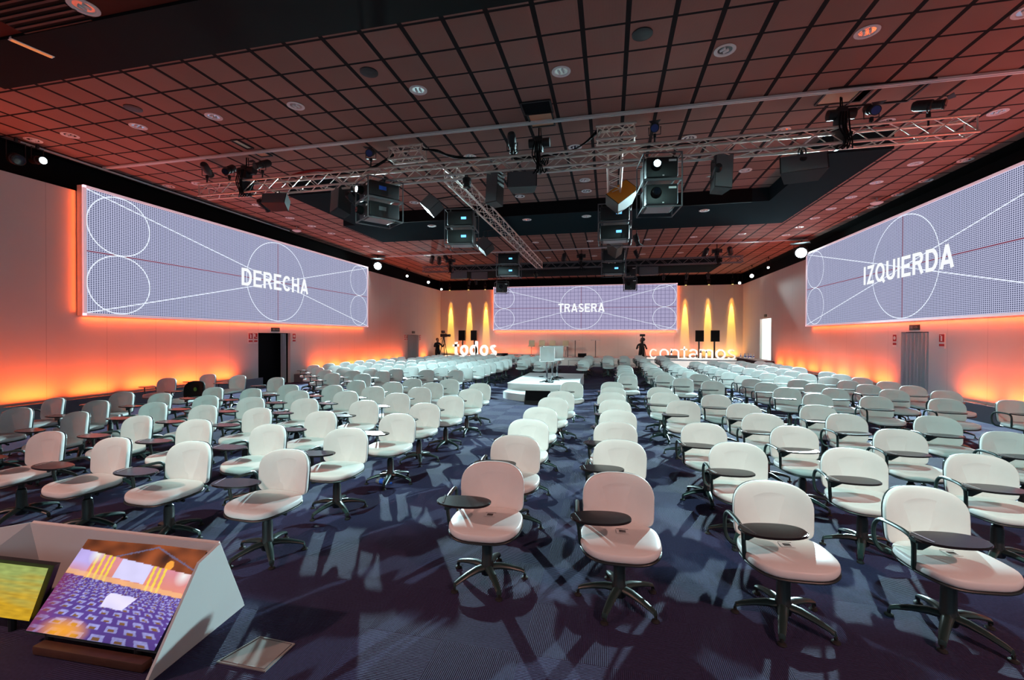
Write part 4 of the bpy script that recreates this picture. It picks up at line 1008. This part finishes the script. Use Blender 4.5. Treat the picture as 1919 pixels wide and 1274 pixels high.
BP = [(6.95, 25.9), (7.1, 25.75), (7.3, 25.85), (7.05, 25.5), (7.25, 25.3), (7.0, 25.15), (7.2, 24.95), (7.35, 25.05), (7.0, 24.7)]
for k, (x, y) in enumerate(BP): bottle(f'clear water bottle on the table by the bright doorway, {ORD[k]} from its far end', (x, y, .752), group='bottles on the catering table')
t = tag(obj('serving_tray', (lambda b_: (box(b_, (0, 0, .012), (.4, .8, .024), bev=.01), b_)[1])(B()), PAPER, loc=(7.15, 23.9, .752)), 'pale serving tray on the table by the bright doorway', 'tray')
p = at(707, 900, z=.035); bottle('water bottle with a blue label lying on the carpet under a front left chair', (p.x, p.y, .036), (R_(90), 0, R_(75)))
# ------------------------------------------------------------------ signs on the walls
def sign(label, kind, x, y, z, side, w_=.2, h=.2):
    rz = PI/2 if side == 'L' else -PI/2; t = thing('wall_sign', label, 'sign', (x, y, z), rz, 'signs beside the doorways')
    if kind == 'exit':
        bm = B(); box(bm, (0, -.01, 0), (.42, .025, .15), bev=.004); obj('sign_plate', bm, EXITM, t); bm = B()
        box(bm, (-.10, -.026, 0), (.10, .006, .07)); box(bm, (.05, -.026, 0), (.12, .006, .025)); prism(bm, [(.08, -.04), (.16, 0), (.08, .04)], -.003, .003, Matrix.Translation((0, -.026, 0)) @ Matrix.Rotation(R_(90), 4, 'X')); obj('arrow_symbol', bm, GREY, t)
        return
    bm = B(); box(bm, (0, -.006, 0), (w_+.04, .012, h+.20), bev=.003); obj('sign_plate', bm, SIGNW, t)
    bm = B(); box(bm, (0, -.014, .07), (w_, .006, h)); box(bm, (0, -.014, -h/2-.01), (w_, .006, .06)); obj('red_panel', bm, RED, t)
    bm = B()
    if kind == 'ext': box(bm, (0, -.02, .06), (.055, .005, .13)); box(bm, (-.03, -.02, .14), (.05, .005, .015))
    elif kind == 'hose': box(bm, (-.05, -.02, .10), (.06, .005, .1)); box(bm, (.02, -.02, .02), (.08, .005, .02))
    else: lathe(bm, [(.055, 0), (.055, .006)], seg=20, M=Matrix.Translation((0, -.015, .07)) @ Matrix.Rotation(R_(90), 4, 'X'))
    obj('symbol', bm, SIGNW, t)
z = 1.78
sign('red fire extinguisher sign left of the dark doorway on the left wall', 'ext', XL+.002, 13.06, z, 'L', .17)
sign('red hose sign right beside the extinguisher sign at the dark doorway', 'hose', XL+.002, 13.29, z, 'L', .15)
sign('red alarm button sign right of the dark doorway on the left wall', 'dot', XL+.002, 15.24, z, 'L', .16)
sign('dark exit sign above the dark doorway on the left wall', 'exit', XL+.002, 14.24, 2.10, 'L')
sign('red extinguisher sign left of the far curtained doorway on the left wall', 'ext', XL+.002, 25.0, z, 'L', .17)
sign('red hose sign next to the extinguisher sign at the far left doorway', 'hose', XL+.002, 25.27, z, 'L', .15)
sign('red alarm sign right of the far curtained doorway on the left wall', 'dot', XL+.002, 27.2, z, 'L', .16)
sign('dark exit sign above the far curtained doorway on the left wall', 'exit', XL+.002, 26.2, 2.12, 'L')
sign('red alarm button sign left of the curtained doorway on the right wall', 'dot', XR-.002, 15.42, z, 'R', .16)
sign('red extinguisher sign right of the curtained doorway on the right wall', 'ext', XR-.002, 13.5, z, 'R', .18)
sign('dark exit sign above the curtained doorway on the right wall', 'exit', XR-.002, 14.55, 2.15, 'R')
sign('dark exit sign above the bright doorway on the right wall', 'exit', XR-.002, 26.7, 3.06, 'R')

# ------------------------------------------------------------------ camera operators
def person(label, loc, rz, arms):
    t = thing('person', label, 'person', loc, rz)
    vs, es, rs = [], [], []
    def V(p, r, par=None):
        vs.append(p); rs.append(r); i = len(vs)-1
        if par is not None: es.append((par, i))
        return i
    pel = V((0, 0, .95), (.155, .11)); w1 = V((0, 0, 1.10), (.145, .10), pel); ch = V((0, -.01, 1.30), (.175, .12), w1); sh = V((0, 0, 1.42), (.14, .09), ch); nk = V((0, 0, 1.50), (.055, .055), sh)
    for s_ in (-1, 1):
        h = V((s_*.10, 0, .88), (.095, .095), pel); kn = V((s_*.12, -.02, .50), (.065, .065), h); an = V((s_*.13, .02, .10), (.045, .045), kn); V((s_*.15, -.13, .045), (.04, .03), an)
        a = V((s_*.19, 0, 1.40), (.06, .06), sh); e, hd = arms[0 if s_ < 0 else 1]; el = V(e, (.045, .045), a); V(hd, (.032, .032), el)
    me = bpy.data.meshes.new('body'); me.from_pydata(vs, es, []); o = bpy.data.objects.new('body', me); C.objects.link(o)
    m = o.modifiers.new('skin', 'SKIN'); sv = me.skin_vertices[0].data
    for i, r in enumerate(rs): sv[i].radius = r
    sv[0].use_root = True
    o.modifiers.new('s', 'SUBSURF').levels = 2; o.modifiers['s'].render_levels = 2
    bpy.context.view_layer.update()
    nm = bpy.data.meshes.new_from_object(o.evaluated_get(bpy.context.evaluated_depsgraph_get())); bpy.data.objects.remove(o)
    nm.materials.clear(); nm.materials.append(CLOTH)
    for p_ in nm.polygons: p_.use_smooth = True
    body = obj('body', nm, None, t)
    bm = B(); lathe(bm, [(.035, -.13), (.06, -.11), (.078, -.05), (.085, .02), (.078, .08), (.04, .125)], seg=18)
    for v in bm.verts: v.co.y *= 1.15
    cyl(bm, (0, -.09, -.01), (0, -.125, -.03), .018, .012, seg=8)
    for s_ in (-1, 1): cyl(bm, (s_*.08, .01, -.03), (s_*.10, .015, .02), .02, .016, seg=8)
    for s_ in (-1, 1): cyl(bm, (s_*.03, -.09, .015), (s_*.03, -.098, .015), .011, seg=8)
    cyl(bm, (-.025, -.088, -.07), (.025, -.088, -.07), .008, seg=6)
    obj('head', bm, SKIN, t, (0, -.01, 1.62))
    bm = B(); lathe(bm, [(.088, .0), (.092, .05), (.08, .10), (.04, .14)], seg=18)
    for v in bm.verts: v.co.y = v.co.y*1.15+.02
    obj('hair', bm, HAIR, t, (0, -.01, 1.62))
    for s_ in (0, 1):
        hd = Vector(arms[s_][1]); bm = B(); box(bm, hd+Vector((0, -.03, 0)), (.07, .08, .035), bev=.012)
        for k in range(4): x = (k-1.5)*.018; tube(bm, [hd+Vector((x, -.06, 0)), hd+Vector((x, -.10+.006*abs(k-1.5), -.005)), hd+Vector((x, -.11, -.035))], .008, 6)
        tube(bm, [hd+Vector((.03*(1-2*s_), -.02, 0)), hd+Vector((.055*(1-2*s_), -.06, -.01))], .009, 6); obj('hand', bm, SKIN, t)
    return t
def tripod_cam(label, loc, rz, hz):
    t = thing('video_camera', label, 'video camera', loc, rz, 'video cameras on tripods')
    bm = B(); box(bm, (0, 0, hz), (.17, .44, .20), bev=.02); obj('camera_body', bm, BLACK2, t)
    bm = B(); cyl(bm, (0, -.22, hz), (0, -.48, hz), .07, .085, seg=16); obj('lens', bm, BLACK2, t)
    bm = B(); box(bm, (0, .05, hz+.24), (.30, .10, .14), bev=.02); cyl(bm, (0, .05, hz+.08), (0, .05, hz+.2), .015, seg=8); obj('viewfinder', bm, BLACK2, t)
    bm = B(); tube(bm, [(0, -.12, hz+.1), (0, -.12, hz+.16), (0, .16, hz+.16), (0, .16, hz+.1)], .014, 6); obj('top_handle', bm, BLACK2, t)
    bm = B(); tube(bm, [(.1, .1, hz-.12), (.2, .42, hz-.25)], .012, 6); cyl(bm, (0, 0, hz-.24), (0, 0, hz-.09), .06, seg=12); obj('pan_head', bm, BLACK2, t)
    for k in range(3):
        a = 2*PI*k/3+.5; bm = B(); tube(bm, [(.05*math.cos(a), .05*math.sin(a), hz-.24), (.42*math.cos(a), .42*math.sin(a), .0)], [.026, .016], 8); obj('tripod_leg', bm, BLACK2, t)
x1 = at(820, 640, y=26.2).x; person('person in black clothes bending to a video camera left of the word todos', (x1, 26.2, 0), R_(60), [((-.34, -.10, 1.20), (-.18, -.36, 1.34)), ((.36, -.08, 1.18), (.20, -.36, 1.36))])
tripod_cam('black video camera on a tripod beside the person near the word todos', (x1+.48, 26.05, 0), R_(75), 1.92)
x2 = at(1203, 640, y=26.8).x; person('person in a black shirt standing at a camera left of the word contamos', (x2, 27.1, 0), 0, [((-.30, -.06, 1.14), (-.20, -.30, 1.26)), ((.30, -.06, 1.14), (.20, -.30, 1.26))])
tripod_cam('black video camera on a tripod before the person by the word contamos', (x2, 26.35, 0), R_(4), 1.72)

# ------------------------------------------------------------------ floor socket and prompter monitors in front
c4 = [at(a, b, z=.006) for a, b in ((487, 1192), (553, 1206), (497, 1258), (405, 1240))]; c_ = sum(c4, Vector())/4
t = thing('floor_socket', 'square metal floor socket lid on the carpet beside the monitor housing', 'floor socket', (c_.x, c_.y, 0))
bm = B(); v_ = [bm.verts.new(Vector((p.x-c_.x, p.y-c_.y, .001))) for p in c4]+[bm.verts.new(Vector((p.x-c_.x, p.y-c_.y, .008))) for p in c4]
bm.faces.new(v_[4:]); bm.faces.new(v_[:4][::-1])
for i in range(4): bm.faces.new((v_[i], v_[(i+1) % 4], v_[4+(i+1) % 4], v_[4+i]))
obj('lid', bm, mat('satin_steel_lid', (.42, .42, .40), .3, .35), t)
bm = B(); mid = lambda i, f: Vector((c4[i].x-c_.x, c4[i].y-c_.y, .009))*f
for i in range(4): a, b = mid(i, .9), mid((i+1) % 4, .9); cyl(bm, a, b, .003, seg=6)
obj('lid_seam', bm, GREY, t)
def quad_panel(bm, P, th=.02):
    P = [Vector(p) for p in P]; n = (P[1]-P[0]).cross(P[2]-P[0]).normalized()*th
    a = [bm.verts.new(p) for p in P]; b = [bm.verts.new(p+n) for p in P]; k = len(P)
    bm.faces.new(a[::-1]); bm.faces.new(b)
    for i in range(k): bm.faces.new((a[i], a[(i+1) % k], b[(i+1) % k], b[i]))
P3 = at(409, 1017, z=.62); P1 = at(455, 1133, z=.002); P5 = at(268, 1284, z=.002); P4 = at(369, 1054, z=.54); PL = at(60, 978, z=.62)
hs = thing('monitor_housing', 'white angular housing around the two front floor screens', 'housing', (P1.x, P1.y, 0)); O = Vector((P1.x, P1.y, 0))
n_ = (P1-P3).cross(P5-P3).normalized(); d_ = P4-Vector((0, 0, H)); P4 = Vector((0, 0, H))+d_*((P3-Vector((0, 0, H))).dot(n_)/d_.dot(n_))
bm = B(); quad_panel(bm, [P3-O, P4-O, P5-O, P1-O], .015); obj('side_panel', bm, WHITEP, hs)
bm = B(); q1 = Vector((P1.x-.03, P3.y+.12, .05)); q2 = Vector((PL.x+.09, PL.y+.05, .05)); quad_panel(bm, [P3-O, PL-O, q2-O, q1-O], .012); obj('inner_panel', bm, WHITEP, hs)
bm = B(); quad_panel(bm, [PL-O, P3-O, Vector((P1.x-.0, P1.y, .002))-O, Vector((PL.x-.1, PL.y+.3, .002))-O], .012); obj('back_panel', bm, WHITEP, hs)
La = at(-60, 1030, z=.60); Lb = at(40, 1052, z=.42); bm = B(); quad_panel(bm, [PL-O, Vector((PL.x-.55, PL.y-.28, .55))-O, Vector((PL.x-.5, PL.y-.34, .10))-O, q2-O], .012); obj('corner_panel', bm, WHITEP, hs)
# picture on the screens, painted on a fine mesh that gives off light
def hall_picture(u, v):
    """u 0..1 left to right, v 0..1 bottom to top"""
    n = noise.noise(Vector((u*9, v*9, 1.3))); n2 = noise.noise(Vector((u*40, v*46, 5)))
    hz = .60-.10*u; tz = .86-.12*u
    if v > tz+.0:
        c = Vector((.22, .05, .012))*(1+.9*n)
        if abs(v-(.97-.5*abs(u-.62))) < .006+.012*abs(n2): c = Vector((.16, .13, .22))
        if (u-.78)**2*3+(v-.80)**2 < .003: c = Vector((1, .4, .05))
    elif v > hz:
        t_ = (v-hz)/(tz-hz); c = Vector((.85, .28, .16)).lerp(Vector((.75, .28, .36)), t_)
        if u < .16: c = c.lerp(Vector((.55, .45, .9)), min(1, max(0, t_*1.8)))
        for s_ in (.20, .25, .30, .34, .70, .745, .79): 
            if abs(u-s_+.02*t_) < .010: c = Vector((1, .72, .08))
        if .39 < u < .66 and t_ > .22: c = Vector((.72, .68, 1.0))
        if t_ < .2: c = c.lerp(Vector((1, .62, .25)), .5)
        for (a, b) in ((.17, .82), (.93, .72)):
            d = math.hypot((u-a)*1.6, v-b); c = c.lerp(Vector((1, 1, 1)), max(0, 1-d*9))
    else:
        dp = (hz-v)/hz; s_ = .035+.14*dp; row = math.log(dp*6+.35)*5.2; uu = (u-.55)/(.3+1.3*dp)*9
        fr, fu = row % 1, (uu+.5*(int(row) % 2)) % 1
        c = Vector((.10, .045, .28)) if (.18 < fu < .82 and fr < .30) is False else Vector((.42, .40, .85))
        if .18 < fu < .82 and fr < .62: c = Vector((.34, .33, .72))*(1-.35*n2)
        if .32 < fu < .66 and .3 < fr < .58: c = Vector((.22, .10, .03))
        if .5 < u+.25*dp < .72 and dp < .42 and dp > .16 and u > .44: c = Vector((.78, .72, 1))
        c = c.lerp(Vector((.95, .38, .01)), max(0, 1-((u-.27)/.22)**2-((v-.05)/.14)**2)*.95)
        c = c.lerp(Vector((.22, .03, .10)), max(0, .8-u*4)); c = c*(1.1-.5*max(0, .25-v)/.25*max(0, 1-abs(u-.75)*2))
    return c*(1+.12*n)
def field_picture(u, v):
    n = noise.noise(Vector((u*5, v*14, 2.2))); n2 = noise.noise(Vector((u*16, v*30, 7)))
    c = Vector((.62, .36, .02)).lerp(Vector((.34, .42, .12)), min(1, max(0, (v-.25)*1.6+.5*n)))
    return c*(1+.35*n2)
def monitor(label, c, pic, nx, ny, z0=.0):
    """c: four corners tl tr br bl"""
    tl, tr, br, bl = c; O = (bl+br)/2; O = Vector((O.x, O.y, z0)); t = thing('display_monitor', label, 'monitor', O, 0, 'front floor screens')
    n = (tr-tl).cross(bl-tl).normalized(); n = n if n.y < 0 else -n
    def P(u, v, o=0): a = bl.lerp(br, u); b = tl.lerp(tr, u); return a.lerp(b, v)+n*o-O
    bm = B(); quad_panel(bm, [P(-.02, -.03, -.012), P(1.02, -.03, -.012), P(1.02, 1.03, -.012), P(-.02, 1.03, -.012)], .03 if (P(1, 0)-P(0, 0)).cross(P(1, 1)-P(0, 0)).dot(n) < 0 else -.03); obj('monitor_body', bm, BLACK2, t)
    bm = B(); lay = bm.loops.layers.float_color.new('pic'); g = [[bm.verts.new(P(i/nx, j/ny, .004)) for i in range(nx+1)] for j in range(ny+1)]
    for j in range(ny):
        for i in range(nx):
            f = bm.faces.new((g[j][i], g[j][i+1], g[j+1][i+1], g[j+1][i]))
            for l, (a, b) in zip(f.loops, ((0, 0), (1, 0), (1, 1), (0, 1))):
                q = pic((i+a)/nx, (j+b)/ny); l[lay] = (max(q.x, 0), max(q.y, 0), max(q.z, 0), 1)
    m = bpy.data.materials.new('screen_picture'); m.use_nodes = True; nt = m.node_tree; b_ = nt.nodes['Principled BSDF']; at_ = nd(nt, 'ShaderNodeAttribute', attribute_name='pic')
    b_.inputs['Base Color'].default_value = (.01, .01, .01, 1); b_.inputs['Roughness'].default_value = .25; link(nt, at_.outputs[0], b_.inputs['Emission Color']); b_.inputs['Emission Strength'].default_value = .95
    me = bpy.data.meshes.new('picture'); bmesh.ops.recalc_face_normals(bm, faces=bm.faces); bm.to_mesh(me); bm.free(); me.materials.append(m); o = bpy.data.objects.new('picture', me); C.objects.link(o); o.parent = t
    bm = B(); a_, b2 = P(.1, -.03), P(.9, -.03)
    for q in (P(.15, -.02, -.03), P(.85, -.02, -.03)):
        bm = B(); cyl(bm, (q.x, q.y, 0), (q.x, q.y, q.z+.03), .02, seg=8); obj('support_foot', bm, BLACK2, t)
    return t
tl, tr, br, bl = at(170, 1004, z=.57), at(389, 1032, z=.57), at(290, 1219, z=.09), at(50, 1181, z=.09)
monitor('right front floor screen showing a picture of the hall', (tl, tr, br, bl), hall_picture, 190, 120)
monitor('left front floor screen showing a yellow and green field', (at(-150, 1036, z=.46), at(92, 1064, z=.46), at(56, 1163, z=.10), at(-220, 1125, z=.10)), field_picture, 70, 40)
a, b = at(72, 1212, z=.03), at(276, 1246, z=.03); bm = B(); d = b-a; box(bm, (a+b)/2, (d.length, .06, .05), Matrix.Rotation(math.atan2(d.y, d.x), 4, 'Z'), bev=.006); tag(obj('base_strip', bm, WOOD), 'brown wooden strip on the carpet below the right floor screen', 'strip')
